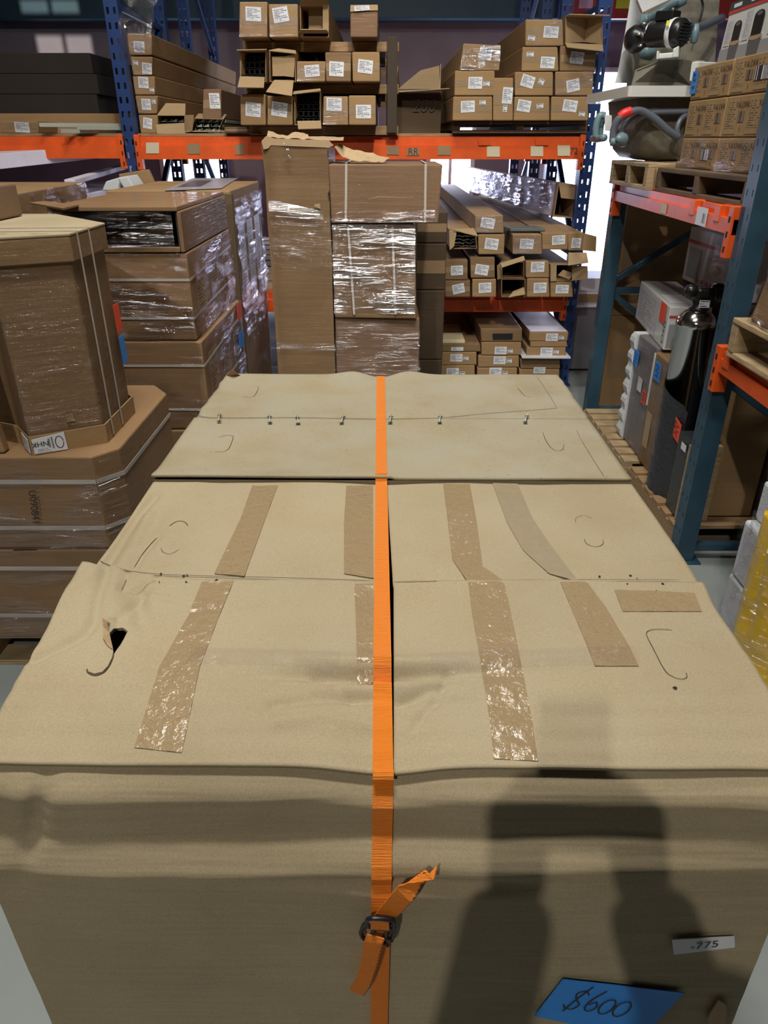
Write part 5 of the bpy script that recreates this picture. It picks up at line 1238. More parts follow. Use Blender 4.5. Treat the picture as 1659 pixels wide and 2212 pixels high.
# ---------------------------------------------------------------- flat cartons at floor level
GF = 'flat cartons at floor level under the rack'; YF_ = 4.88
def lc(label, rect, labels=(), mat='kraft', Y=YF_, snap=None, **kw): return fc(label, rect, Y, c7, labels, group=GF, depth=1.6, mat=mat, name='flat_carton', snap=snap, tape=kw.pop('tape', False), **kw)
LBL = lambda x, y: [(x, y, 98, 62, 0), (x + 78, y + 4, 42, 30, 0, 1)]
lc('bottom flat carton in the pile with the cream sheet', (240, 1768, 548, 1862), LBL(367, 1815), snap=.095)
lc('second flat carton up in the pile with the cream sheet', (245, 1660, 566, 1766), LBL(400, 1707))
r = lc('top flat carton in the pile carrying the cream sheet', (262, 1592, 596, 1658), [(405, 1635, 98, 30, 0)], mat='kraft_mid')
zc_ = pxquad((262, 1592, 596, 1658), YF_, c7)[3].z
one('cream_sheet', 'cream foam sheet lying on a flat carton pile at floor level', 'sheet', *bevelled(hexa(V((W(*c7(252, 1585), YF_).x, YF_ - .0, zc_ + .001)), V((W(*c7(470, 1585), YF_).x, YF_ - .0, zc_ + .001)), V((W(*c7(470, 1585), YF_).x, YF_, zc_ + .02)), V((W(*c7(252, 1585), YF_).x, YF_, zc_ + .02)), (0, .5, .0)), HEXF, .003), 'cream_foam')
lc('lower narrow carton between crushed stack and the cream sheet pile', (140, 1768, 232, 1862), [], snap=.095)
lc('upper narrow carton between crushed stack and the cream sheet pile', (142, 1640, 236, 1764), [(185, 1725, 70, 64, -5)])
lc('bottom flat carton of the middle pile', (568, 1788, 892, 1862), LBL(715, 1818), snap=.095)
lc('second flat carton up in the middle pile', (575, 1690, 908, 1784), LBL(750, 1727))
lc('third flat carton up in the middle pile', (602, 1580, 928, 1686), LBL(760, 1648))
r = lc('topmost flat carton of the middle pile with dark recessed end', (600, 1470, 938, 1576), [], mat='kraft_mid')
quad('dark_recess', [W(*c7(x, y), YF_ - .002) for x, y in ((695, 1558), (855, 1556), (858, 1508), (692, 1510))], 'hole_dark', r, .002)
lc('bottom flat carton of the pile by the blue end post', (912, 1800, 1238, 1870), [(1075, 1806, 94, 34, 0)], snap=.095)
lc('second flat carton up in the pile by blue end post', (920, 1718, 1242, 1796), [], mat='kraft_mid')
one('thin_board', 'thin grey board sticking out of the pile by blue end post', 'board', *bevelled(hexa(W(*c7(935, 1713), YF_ - .05), W(*c7(1332, 1715), YF_ - .05), W(*c7(1332, 1704), YF_ - .05), W(*c7(935, 1702), YF_ - .05), (0, .9, 0)), HEXF, .001), 'white_sheet')
lc('third flat carton up in the pile by blue end post', (972, 1622, 1292, 1700), LBL(1135, 1655))
lc('thin unlabelled flat carton high in the pile by blue end post', (1000, 1574, 1302, 1620), [])
lc('topmost flat carton in the pile by blue end post', (995, 1496, 1312, 1572), LBL(1180, 1540))
zc_ = pxquad((995, 1496, 1312, 1572), YF_, c7)[3].z
xa_, xb_ = W(*c7(1000, 1496), YF_).x, W(*c7(1300, 1496), YF_).x
one('paper_sheet', 'lavender white paper sheet spread over the pile by blue end post', 'sheet', *bevelled(hexa(V((xa_, YF_, zc_ + .001)), V((xb_, YF_, zc_ + .001)), V((xb_, YF_, zc_ + .006)), V((xa_, YF_, zc_ + .006)), (-.05, 1.5, 0)), HEXF, .001), 'white_lavender')
fr = thing('floor_skid', 'low dark timber skid under the flat carton piles', 'skid', (.8, 5.6, 0))
for y in (4.95, 5.6, 6.2): box('skid_rail', W(*c7(120, 1860), 5).x, XB - .06, y, y + .09, .001, .075, 'wood_dark', fr)
for i in range(6): x = W(*c7(120, 1860), 5).x + i * .155; box('skid_board', x, x + .13, 4.92, 6.4, .075, .0945, 'wood_dark', fr, .002)

# ---------------------------------------------------------------- red rack further back
rr = thing('far_rack', 'distant rack with red beam and stickers behind the blue end post', 'storage rack', (2.3, 8.3, 0))
for x in (1.72, 2.06): post(rr, x, 8.3, 3.6, 'rack_navy' if x > 2 else 'rack_blue')
for z in (2.62,):
    box('beam', 1.76, 3.9, 8.28, 8.34, z, z + .17, 'rack_red', rr, .004)
    for (x, m_) in ((1.85, 'pink_sticker'), (2.2, 'yellow_sticker'), (2.45, 'yellow_sticker')): box('sticker', x, x + .13, 8.274, 8.279, z + .08, z + .165, m_, rr, 0)
r = carton('brown_carton', 'dim brown carton on the far side of the blue end post', [V((2.1, 8.5, .0)), V((3.6, 8.5, 0)), V((3.6, 8.5, .02)), V((2.1, 8.5, .02))], .4, 'kraft_dark') if False else None
# cabinet with white boxes between the racks
cb = thing('grey_cabinet', 'grey low cabinet with white boxes on it between the two racks', 'cabinet', (1.6, 5.2, 0))
box('body', 1.40, 1.85, 5.45, 5.9, .02, .49, 'grey_cabinet', cb, .006); box('top', 1.385, 1.865, 5.43, 5.92, .49, .51, 'white_lavender', cb, .004); box('plinth', 1.42, 1.83, 5.48, 5.88, 0, .02, 'black_matte', cb, .002)
r = carton('white_box', 'flat white box on the grey cabinet', [V((1.41, 5.47, .511)), V((1.72, 5.47, .511)), V((1.72, 5.47, .595)), V((1.41, 5.47, .595))], .35, 'white_lavender', tape=False, cat='box')
box('box_window', 1.44, 1.62, 5.466, 5.4695, .52, .58, 'tape_kraft', r, 0)
r = carton('white_box', 'white lidded box stacked on the flat white box', [V((1.40, 5.48, .596)), V((1.74, 5.48, .596)), V((1.74, 5.48, .69)), V((1.40, 5.48, .69))], .36, 'white_lavender', tape=False, cat='box')

# ================================================================ the side rack along the aisle
def RF(Y): return 1.239 + .0285 * (Y - 2.64)          # aisle face of the rack at depth Y
sr = thing('pallet_rack', 'side rack with teal posts and orange beams carrying tubs and printed cartons', 'storage rack', (1.8, 3.5, 0))
YN, YFAR = 2.66, 4.41
for y in (YN, YFAR, .86):
    for x in (RF(y), RF(y) + 1.05): post(sr, x, y, 1.44 if y == YFAR and x < 1.5 else 3.2, 'rack_teal', turn=1, s0=.44, s1=.60, fill=.72)
    x0 = RF(y) + .04; x1 = RF(y) + 1.07; yy = y + .0
    for z in (.06, .80, 1.55, 2.3): bar('strut', (x0, yy, z), (x1, yy, z), .035, 'rack_teal', sr)
    for (za, zb2) in ((.80, .10), (.84, 1.5), (1.6, 2.25)): bar('brace', (x0, yy, za), (x1, yy, zb2), .032, 'rack_teal', sr)
def sbeam(ya, yb_, off, z0, z1, clips=()):
    a, b = V((RF(ya) + off, ya, 0)), V((RF(yb_) + off, yb_, 0)); zs = z0 + (z1 - z0) * .6
    prof = [(-.012, z0), (.045, z0), (.045, z1), (.004, z1), (.004, zs), (-.012, zs)]
    vs = [a + V((p, 0, z)) for p, z in prof] + [b + V((p, 0, z)) for p, z in prof]; k = 6
    o = mk('beam', vs, [tuple(reversed(range(k))), tuple(range(k, 2 * k))] + [(i, (i + 1) % k, (i + 1) % k + k, i + k) for i in range(k)], 'rack_orange', sr)
    for p, sg in ((a, 1), (b, -1)):
        y0, y1 = sorted((p.y, p.y + sg * .04)); box('beam_connector', p.x - .02, p.x + .03, y0, y1, z0 - .08, z1 + .01, 'rack_orange', o, .003)
        for zz in (z0 - .05, z0 + .0, z0 + .05): box('slot', p.x - .0215, p.x - .0195, (y0 + y1) / 2 - .006, (y0 + y1) / 2 + .006, zz - .01, zz + .01, 'hole_dark', o, 0)
    for c in clips: box('safety_clip', RF(c) + off - .016, RF(c) + off + .06, c - .025, c + .025, z1 - .055, z1 + .004, 'rack_orange', o, .003)
    return o
ZT = 1.382
t1 = sbeam(YN + .045, YFAR - .045, -.004, 1.298, ZT, (3.12, 2.86)); sbeam(YN + .045, YFAR - .045, 1.0, 1.298, ZT)
for (ya, yb_, z0, z1, m_) in ((3.50, 3.43, 1.305, 1.345, 'paper_cream'), (3.06, 2.95, 1.30, 1.365, 'paper_white'), (4.1, 3.8, 1.32, 1.38, 'film_clear')):
    if m_ == 'film_clear': continue
    q = [V((RF(ya) - .017, ya, z0)), V((RF(yb_) - .017, yb_, z0)), V((RF(yb_) - .017, yb_, z1)), V((RF(ya) - .017, ya, z1))]; quad('beam_label', q, m_, t1, .001)
    if m_ == 'paper_white':
        quad('barcode', [bil(q, .6, .2), bil(q, .92, .2), bil(q, .92, .7), bil(q, .6, .7)], 'barcode', t1, .0025, .0003)
t2 = sbeam(.9, YN - .045, -.004, .845, .925, (2.52,)); sbeam(.9, YN - .045, 1.0, .845, .925)

# ---- pallet and tub on the upper level
pallet('wooden_pallet', 'pale wooden pallet end carrying the grey tub', 1.24, 2.3, 3.74, 4.36, ZT + .001, 'wood_pale', .115, 'y', 6)
pallet('wooden_pallet', 'dark wooden pallet under the printed product cartons', 1.27, 2.3, 2.74, 3.70, ZT + .001, 'wood_dark', .10, 'y', 6)
ZPT = ZT + .117
def tub(name, label, x0, x1, y0, y1, z0, z1, lip=.07):
    r = thing(name, label, 'tub', ((x0 + x1) / 2, (y0 + y1) / 2, z0)); rings = []
    def ring(x0, x1, y0, y1, z, rad, n=6):
        P = []
        for cx, cy, a0 in ((x1 - rad, y1 - rad, 0), (x0 + rad, y1 - rad, 90), (x0 + rad, y0 + rad, 180), (x1 - rad, y0 + rad, 270)):
            for k in range(n + 1): a = math.radians(a0 + 90 * k / n); P.append(V((cx + rad * math.cos(a), cy + rad * math.sin(a), z)))
        return P
    ins = .05
    prof = [(.14, 0, .10), (.09, .012, .10), (.06, .05, .09), (.045, .12, .08), (.02, (z1 - z0) - .045, .06)]
    outer = [ring(x0 + lip + i, x1 - lip - i, y0 + lip + i, y1 - lip - i, z0 + h, r_) for i, h, r_ in prof]
    inner = [ring(x0 + lip + i + .012, x1 - lip - i - .012, y0 + lip + i + .012, y1 - lip - i - .012, z0 + h, r_) for i, h, r_ in ((.02, (z1 - z0) - .045, .06), (.08, .12, .06), (.16, .05, .06))]
    R = outer + inner; k = len(R[0]); vs = [p for rg in R for p in rg]
    fs = [(i * k + j, i * k + (j + 1) % k, (i + 1) * k + (j + 1) % k, (i + 1) * k + j) for i in range(len(R) - 1) for j in range(k)] + [tuple(reversed(range(k))), tuple(range((len(R) - 1) * k, len(R) * k))]
    mk('shell', vs, fs, 'shell_grey', r, True)
    a = ring(x0, x1, y0, y1, z1 - .045, .015, 3); b = ring(x0, x1, y0, y1, z1, .015, 3); c = ring(x0 + lip + .03, x1 - lip - .03, y0 + lip + .03, y1 - lip - .03, z1, .06, 3); d = ring(x0 + lip + .02, x1 - lip - .02, y0 + lip + .02, y1 - lip - .02, z1 - .045, .06, 3)
    R = [a, b, c, d, a]; k = len(a); vs = [p for rg in R for p in rg]
    mk('rim', vs, [(i * k + j, i * k + (j + 1) % k, (i + 1) * k + (j + 1) % k, (i + 1) * k + j) for i in range(4) for j in range(k)], 'shell_lip', r)
    return r
tb_ = tub('grey_tub', 'grey moulded tub with white rim and dark hoses on the pale pallet', 1.15, 2.12, 3.92, 4.72, ZPT + .001, 1.822)
yf = 3.99
hz = lambda px, py, Y: W(*c4(px, py), Y)
tube('hose', spline([hz(445, 1110, 3.93), hz(455, 1010, 3.93), hz(500, 920, 3.92), hz(600, 870, 3.92), hz(680, 870, 3.93), hz(780, 930, 3.93), hz(880, 1020, 3.93), hz(960, 1075, 3.94)], 8), .017, 'hose_grey', tb_, 10)
tube('hose', spline([hz(500, 1100, 3.97), hz(520, 1010, 3.97), hz(570, 940, 3.97), hz(650, 900, 3.97), hz(760, 880, 3.97), hz(900, 875, 3.97), hz(1050, 870, 3.97)], 8), .013, 'hose_grey', tb_, 10)
tube('hose', spline([hz(960, 1075, 3.95), hz(950, 1000, 3.95), hz(980, 930, 3.96), hz(1040, 890, 3.97)], 8), .013, 'hose_grey', tb_, 10)
tube('red_band', spline([hz(500, 915, 3.925), hz(540, 885, 3.92), hz(590, 868, 3.92)], 6), .021, 'red_band', tb_, 10)
lathe('valve', [(.005, -.03), (.030, -.028), (.032, .01), (.02, .03), (.012, .05)], hz(515, 1090, 3.93), 'hose_teal', tb_, 20, V((-.6, -.8, .1)))
tube('pipe', [hz(430, 1110, 3.92), hz(470, 1105, 3.92)], .018, 'hose_teal', tb_, 10)
tube('pipe', spline([hz(290, 1080, 4.5), hz(330, 1085, 4.3), hz(380, 1075, 4.1)], 6), .018, 'hose_teal', tb_, 10)
tube('pipe', spline([hz(315, 1070, 4.3), hz(320, 980, 4.3), hz(345, 905, 4.3), hz(385, 905, 4.3)], 6), .018, 'hose_teal', tb_, 10); tube('pipe', spline([hz(350, 1070, 4.35), hz(358, 980, 4.35), hz(378, 925, 4.35)], 6), .015, 'hose_teal', tb_, 10)
quad('white_patch', [hz(385, 1020, 4.0), hz(437, 1025, 3.99), hz(440, 900, 3.985), hz(385, 895, 4.0)], 'white_sheet', tb_, .002)

# ---- upright tub shell with its pump, standing on the lower tub's rim
sh = thing('pump_shell', 'upright grey tub shell with white edge holding a black pump and pipes', 'tub shell', (1.5, 4.4, 1.823))
ys = 4.62
z4 = lambda px, py, Y: W(*c4(px, py), Y)
plate('back_shell', [z4(560, 690, ys), z4(1230, 690, ys), z4(1300, -260, ys), z4(640, -260, ys)], 'shell_grey', sh, .02)
def swoop(u, v):
    xl_ = 462 + (600 - 462) * (1 - v) ** 0.0 * 0 + (1 - (1 - v)) * 0
    y = 648 - v * 900; xl_ = 462 + 100 * (v / .72) ** .8 + 30 * v; xr_ = 600 + 95 * math.sin(min(1, v * 1.5) * math.pi * .6)
    bulge = math.sin(u * math.pi)
    return z4(xl_ + (xr_ - xl_) * u, y, 4.40 + .16 * u - .05 * bulge)
gridmesh('white_edge', swoop, 10, 40, 'white_sheet', sh)
plate('pump_shelf', [z4(625, 548, 4.30), z4(860, 462, 4.18), z4(1160, 470, 4.25), z4(1160, 500, 4.55), z4(640, 560, 4.55)], 'wood_pale', sh, .012)
plate('shelf_front', [z4(595, 672, 4.24), z4(1060, 672, 4.24), z4(1060, 475, 4.20), z4(860, 460, 4.16), z4(625, 552, 4.25)], 'shell_grey', sh, .012)
plate('top_brace', [z4(680, 95, 4.25), z4(1010, -60, 4.25), z4(1010, -120, 4.25), z4(640, 0, 4.25)], 'white_sheet', sh, .03)
pc0 = z4(955, 258, 4.10); ax = V((.62, -.78, -.04)).normalized(); K = .74; UPZ = (V((0, 0, 1)) - ax * ax.z).normalized(); RT = ax.cross(UPZ)
def cyl(name, c, prof, mat, axis, seg=28): return lathe(name, [(r_ * K, h_ * K) for r_, h_ in prof], c, mat, sh, seg, axis)
cyl('motor', pc0 - ax * .20 * K, [(.05, -.02), (.072, 0), (.075, .02), (.075, .15), (.070, .17)], 'black_plastic', ax)
cyl('motor_ring', pc0 - ax * .05 * K, [(.078, 0), (.086, .005), (.086, .035), (.078, .04)], 'white_gloss', ax)
fan = cyl('fan_cover', pc0 - ax * .01 * K, [(.080, -.02), (.084, 0), (.080, .045), (.066, .062), (.02, .068)], 'black_plastic', ax)
for i in range(7):
    zz = (-.055 + .018 * i) * K; w_ = math.sqrt(max(.0003, (.066 * K) ** 2 - zz ** 2)); c = pc0 + ax * .058 * K + UPZ * zz
    bar('vent_rib', c - RT * w_, c + RT * w_, .005, 'black_matte', fan)
cyl('pump_head', pc0 - ax * .34 * K + V((0, 0, -.015)), [(.02, -.03), (.065, -.02), (.084, .02), (.076, .06), (.05, .10), (.045, .14)], 'black_plastic', ax)
for k in range(6):
    t = k * math.pi / 3; c = pc0 - ax * .27 * K + (UPZ * math.sin(t) + RT * math.cos(t)) * .070 * K; tube('bolt', [c, c + ax * .03], .006, 'metal_bright', sh, 8)
tb0 = pc0 - ax * .16 * K + UPZ * .068 * K
hexbox('terminal_box', hexa(tb0 - RT * .035, tb0 + RT * .035, tb0 + RT * .035 + UPZ * .042, tb0 - RT * .035 + UPZ * .042, ax * .13 * K), 'black_plastic', sh, .006)
tube('clamp', [tb0 - ax * .03 + UPZ * .01 + RT * (.05 * math.cos(t)) + UPZ * (.05 * math.sin(t) - .06) for t in [i * math.pi / 8 for i in range(9)]], .006, 'metal_bright', sh, 8)
quad('yellow_label', [z4(862, 200, 4.07), z4(885, 202, 4.06), z4(896, 162, 4.06), z4(872, 160, 4.07)], 'yellow_sticker', sh, .002)
hexbox('base_bracket', hexa(z4(785, 462, 4.10), z4(950, 448, 4.06), z4(950, 405, 4.06), z4(790, 420, 4.10), (.04, .10, 0)), 'white_gloss', sh, .004)
hexbox('base_bracket', hexa(z4(915, 450, 4.05), z4(960, 446, 4.05), z4(965, 355, 4.05), z4(918, 380, 4.05), (.03, .06, 0)), 'white_gloss', sh, .004)
hexbox('base_bracket', hexa(z4(785, 465, 4.09), z4(806, 462, 4.09), z4(808, 395, 4.09), z4(790, 398, 4.09), (.03, .06, 0)), 'white_gloss', sh, .004)
tube('pipe', spline([z4(720, 175, 4.40), z4(760, 140, 4.38), z4(820, 105, 4.36), z4(900, 55, 4.36), z4(1000, -5, 4.38)], 6), .026, 'hose_teal', sh, 12)
tube('pipe', spline([z4(830, 105, 4.36), z4(850, 150, 4.33), z4(820, 200, 4.32)], 6), .022, 'hose_teal', sh, 12)
lathe('pipe_elbow', [(.026, -.04), (.036, -.03), (.036, .02), (.028, .035)], z4(715, 178, 4.40), 'hose_teal', sh, 18, V((-.9, -.3, .2)))
lathe('pipe_elbow', [(.026, -.04), (.036, -.03), (.036, .02), (.028, .035)], z4(715, 405, 4.42), 'hose_teal', sh, 18, V((-.9, -.3, .1)))
tube('pipe', spline([z4(1020, 185, 4.12), z4(1080, 215, 4.2), z4(1150, 205, 4.3), z4(1230, 170, 4.4), z4(1300, 140, 4.5)], 6), .02, 'hose_grey', sh, 12)
lathe('valve', [(.008, -.05), (.016, -.045), (.02, 0), (.012, .03)], z4(1092, 245, 4.16), 'hose_teal', sh, 14, V((0, 0, 1)))
plate('cable_strap', [z4(880, 120, 4.30), z4(912, 60, 4.30), z4(925, 62, 4.30), z4(900, 125, 4.30)], 'paper_cream', sh, .006)
tube('wire', spline([z4(1135, -20, 4.5), z4(1150, 60, 4.5), z4(1120, 180, 4.48)], 6), .006, 'black_matte', sh, 8)
hexbox('white_block', hexa(z4(1040, 640, 3.86), z4(1100, 640, 3.86), z4(1120, 475, 3.86), z4(1060, 480, 3.86), (.2, .1, 0)), 'white_gloss', sh, .006)

# ---- printed product cartons on the dark pallet
GK = 'printed product cartons on the dark pallet'
ZK = ZT + .103
XK = 1.35
hK = [(ZK, ZK + .118), (ZK + .12, ZK + .262), (ZK + .264, ZK + .39)]
names = [['lower printed carton at the tub end under cloudy film', 'lower printed carton at the post end under cloudy film'], ['middle printed carton at the tub end', 'middle printed carton at the post end'], ['upper printed carton with blue handwritten tag at the tub end', 'upper printed carton with white barcode at the post end']]
for lv, (z0, z1) in enumerate(hK):
    for k, (ya, yb_) in enumerate(((3.66, 3.265), (3.255, 2.86))):
        q = [V((XK, ya, z0)), V((XK, yb_, z0)), V((XK, yb_, z1)), V((XK, ya, z1))]
        r = thing('printed_carton', names[lv][k], 'carton', (XK + .25, (ya + yb_) / 2, z0), GK)
        hexbox('body', hexa(*q, (.5, 0, 0)), 'kraft_warm', r, .005)
        for m in range(2):
            u0 = .04 + .48 * m
            quad('print_panel', [bil(q, u0, .08), bil(q, u0 + .26, .08), bil(q, u0 + .26, .92), bil(q, u0, .92)], 'carton_print', r, .001, .0003)
            text('brand_print', 'KALORIK', bil(q, u0 + .35, .77), q[1] - q[0], q[3] - q[0], .028, 'ink_brown', r, off=.002)
            quad('barcode', [bil(q, u0 + .28, .36), bil(q, u0 + .41, .36), bil(q, u0 + .41, .62), bil(q, u0 + .28, .62)], 'barcode_kraft', r, .001, .0003)
            text('arrow_print', 'II', bil(q, u0 + .36, .2), q[1] - q[0], q[3] - q[0], .022, 'ink_brown', r, off=.002)
        if lv == 0:
            wrap_sheet('stretch_film', q, r, 'film_strong', .003, .012, 26, 20, (6, 6, 20)); quad('white_barcode', [bil(q, .62, .3), bil(q, .8, .3), bil(q, .8, .65), bil(q, .62, .65)], 'barcode', r, .002) if k == 0 else None
        if lv == 2 and k == 1: quad('white_barcode', [bil(q, .5, .32), bil(q, .8, .32), bil(q, .8, .66), bil(q, .5, .66)], 'barcode', r, .002)
        if lv == 2 and k == 0:
            t = [bil(q, .0, .20), bil(q, .15, .20), bil(q, .15, .88), bil(q, .0, .88)]; pt = quad('price_tag', t, 'tape_blue', r, .004)
            scribble([[(.2, .85), (.5, .9), (.4, .75), (.7, .85)], [(.2, .6), (.45, .68), (.5, .55), (.8, .66)], [(.2, .25), (.35, .35), (.5, .2), (.6, .35), (.8, .25)]], t, pt, .004, 'ink_blue', n_off=.0065)
# product box with two mugs printed on it
XP = 1.39; zq = hK[2][1] + .001
q = [V((XP, 3.53, zq)), V((XP, 2.85, zq)), V((XP, 2.85, zq + .205)), V((XP, 3.49, zq + .205))]
r = thing('product_box', 'white product box printed with two dark mugs above the printed cartons', 'box', (XP + .2, 3.1, zq))
hexbox('body', hexa(*q, (.4, 0, 0)), 'white_gloss', r, .004)
def art(u0, v0, u1, v1, m_, nm, off=.0012): return quad(nm, [bil(q, u0, v0), bil(q, u1, v0), bil(q, u1, v1), bil(q, u0, v1)], m_, r, off, .0003)
art(0, .86, 1, 1, 'print_dark', 'printed_band'); art(0, .81, 1, .86, 'print_red', 'printed_stripe'); art(0, .0, 1, .24, 'print_grey', 'printed_base'); art(.03, .28, .11, .7, 'white_print', 'printed_text'); art(.28, .3, .36, .78, 'white_print', 'printed_text', .0013); art(.60, .3, .95, .78, 'white_print', 'printed_text', .0014)
for u in (.06, .30, .56): art(u, .9, u + .11, .96, 'paper_white', 'printed_caption', .0018)
for (uc, w_, top) in ((.19, .125, .66), (.46, .15, .72)):
    def shape(pts, m_, nm, off): 
        n = V((-1, 0, 0)); P = [bil(q, uc + a * w_, b) + n * off for a, b in pts]; mk(nm, P, [tuple(range(len(P)))], m_, r)
    rnd = lambda cx, cy, rx, ry, a0, a1, n=10: [(cx + rx * math.cos(math.radians(a0 + (a1 - a0) * i / n)), cy + ry * math.sin(math.radians(a0 + (a1 - a0) * i / n))) for i in range(n + 1)]
    shape(rnd(0, .30, .62, .09, 180, 540, 20), 'paper_white', 'printed_saucer', .0016)
    shape([(-.45, .02), (.45, .02), (.52, .30), (-.52, .30)], 'print_mesh', 'printed_cup', .0020)
    shape(rnd(0, .32, .56, .055, 180, 540, 20), 'print_coffee', 'printed_coffee', .0024)
    shape([(-.42, .34), (.42, .34)] + rnd(0, top - .08, .42, .08, 0, 180), 'print_mug', 'printed_mug', .0028)
    shape(rnd(0, top - .05, .25, .035, 0, 360, 14)[:-1], 'print_mesh', 'printed_lid', .0032)
mk('printed_corner', [bil(q, .68, .03) + V((-.002, 0, 0)), bil(q, 1, .03) + V((-.002, 0, 0)), bil(q, 1, .35) + V((-.002, 0, 0))], [(0, 1, 2)], 'tag_red', r)
r = carton('small_carton', 'small orange brown carton with barcode sticker on the orange beam', [V((RF(3.72) + .0, 3.71, ZT + .001)), V((RF(3.5) + .16, 3.71, ZT + .001)), V((RF(3.5) + .16, 3.71, ZT + .098)), V((RF(3.72) + .0, 3.71, ZT + .098))], .028, 'kraft_warm', [(.52, .45, .6, .5)], tape=False)

# ================================================================ things standing in the lower bay
pallet('wooden_pallet', 'pale slatted pallet on the floor under the foam edged panel', 1.24, 2.25, 3.42, 4.26, 0, 'wood_pale', .125, 'x', 8)
pallet('wooden_pallet', 'worn pallet on the floor under the wrapped black unit', 1.25, 2.25, 2.72, 3.38, 0, 'wood_mid', .125, 'x', 6)
ZL = .127
fo = thing('wrapped_sheet', 'purplish wrapped panel with lumpy white foam edge standing on pale pallet', 'panel', (1.4, 3.7, ZL))
box('panel', 1.325, 1.44, 3.46, 3.74, ZL, .70, 'panel_purple', fo, .006)
vs = []; n = 26
for i in range(n + 1):
    z = ZL + .001 + (.70 - ZL) * i / n; b = .014 * abs(math.sin(i * math.pi * 7 / n))
    for (x, y) in ((1.318 - b, 3.742), (1.318 - b, 3.80 + b), (1.44, 3.80 + b), (1.44, 3.742)): vs.append((x, y, z))
mk('foam_edge', vs, [(4 * i + k, 4 * i + (k + 1) % 4, 4 * i + 4 + (k + 1) % 4, 4 * i + 4 + k) for i in range(n) for k in range(4)] + [(3, 2, 1, 0), (4 * n, 4 * n + 1, 4 * n + 2, 4 * n + 3)], 'foam_white', fo)
def side_tag(root, x, ya, yb_, z0, z1, m_, name='tag', hand=True, sk=0.0):
    q = [V((x, ya, z0)), V((x, yb_, z0 - sk)), V((x, yb_, z1 - sk)), V((x, ya, z1))]; tg = quad(name, q, m_, root, .003)
    if hand: scribble([[(.2, .8), (.4, .86), (.5, .7), (.8, .8)], [(.2, .5), (.4, .6), (.55, .42), (.8, .55)], [(.25, .25), (.5, .3), (.75, .2)]], q, tg, .004, 'ink_blue', n_off=.006)
side_tag(fo, 1.318, 3.745, 3.67, .545, .625, 'tape_blue'); side_tag(fo, 1.322, 3.63, 3.57, .44, .51, 'paper_white', 'label', False); side_tag(fo, 1.322, 3.54, 3.485, .40, .47, 'tag_red')
wrap_sheet('stretch_film', [V((1.324, 3.74, ZL)), V((1.324, 3.46, ZL)), V((1.324, 3.46, .70)), V((1.324, 3.74, .70))], fo, 'film_clear', .004, .006, 16, 30)
r = carton('tan_carton', 'upright tan carton with blue tag beside the purplish panel', [V((1.315, 3.45, ZL)), V((1.315, 3.235, ZL)), V((1.315, 3.235, .685)), V((1.315, 3.45, .685))], .12, 'kraft_mid', tape=False, ddir=(1, 0, 0), jit=0)
side_tag(r, 1.314, 3.41, 3.33, .565, .655, 'tape_blue'); box('foam_strip', 1.310, 1.3145, 3.435, 3.449, .42, .68, 'foam_white', r, 0)
q = [V((1.314, 3.41, .22)), V((1.314, 3.34, .22)), V((1.314, 3.34, .40)), V((1.314, 3.41, .40))]; quad('torn_paper', q, 'kraft_torn', r, .003)
wrap_sheet('stretch_film', [V((1.313, 3.45, ZL)), V((1.313, 3.235, ZL)), V((1.313, 3.235, .66)), V((1.313, 3.45, .66))], r, 'film_clear', .005, .006, 14, 30, (6, 20, 20))
# chrome tank with black valve head
tk = thing('chrome_tank', 'shiny chrome tank with black valve head standing among wrapped panels', 'tank', (1.345, 3.13, ZL))
lathe('tank', [(.070, 0), (.078, .01), (.078, .755), (.083, .757), (.083, .775), (.076, .79), (.055, .815), (.03, .83)], (1.345, 3.13, ZL), 'chrome', tk, 40)
lathe('neck', [(.040, .82), (.042, .835), (.030, .84), (.034, .875), (.04, .88), (.04, .90), (.02, .905)], (1.345, 3.13, ZL), 'black_plastic', tk, 28)
hexbox('valve_block', hexa(V((1.31, 3.09, ZL + .875)), V((1.385, 3.08, ZL + .875)), V((1.385, 3.08, ZL + .92)), V((1.31, 3.09, ZL + .92)), (0, .08, 0)), 'black_plastic', tk, .012)
for x, y, z in ((1.295, 3.12, .905), (1.415, 3.08, .885), (1.40, 3.11, .912)): lathe('valve_knob', [(.008, -.028), (.022, -.02), (.026, 0), (.022, .02), (.008, .028)], (x, y, ZL + z), 'black_plastic', tk, 20, V((1, -.2, .1)))
quad('label', [V((1.320, 3.086, ZL + .845)), V((1.362, 3.082, ZL + .845)), V((1.362, 3.082, ZL + .875)), V((1.320, 3.086, ZL + .875))], 'label_small', tk, .012)
# wrapped black unit behind and below the tank
bu = thing('wrapped_unit', 'film wrapped black unit with red handwritten tag around the chrome tank', 'wrapped unit', (1.5, 3.05, ZL))
box('body', 1.44, 1.62, 3.0, 3.22, ZL, .60, 'black_wrapped', bu, .006)
def fb(u, v):
    y = 3.23 - u * .30; z = ZL + v * (.53 - .10 * u); x = 1.30 - .045 * math.sin(math.pi * min(1, max(0, (y - 2.98) / .24))) + .004 * noise.noise(V((y * 20, z * 30, 2)))
    return V((x, y, z))
gridmesh('dark_film', fb, 24, 40, 'black_wrapped', bu)
side_tag(bu, 1.290, 3.02, 2.935, .43, .515, 'tag_red', sk=.015)
uc_ = thing('black_cabinet', 'black panel with pale wooden edge strip beside the teal post', 'panel', (1.4, 2.8, ZL))
box('panel', 1.275, 1.40, 2.785, 2.915, ZL, .485, 'black_wrapped', uc_, .004); box('edge_strip', 1.268, 1.40, 2.755, 2.784, ZL, .475, 'wood_pale', uc_, .003)
side_tag(uc_, 1.273, 2.86, 2.81, .425, .455, 'paper_white', 'label', False)
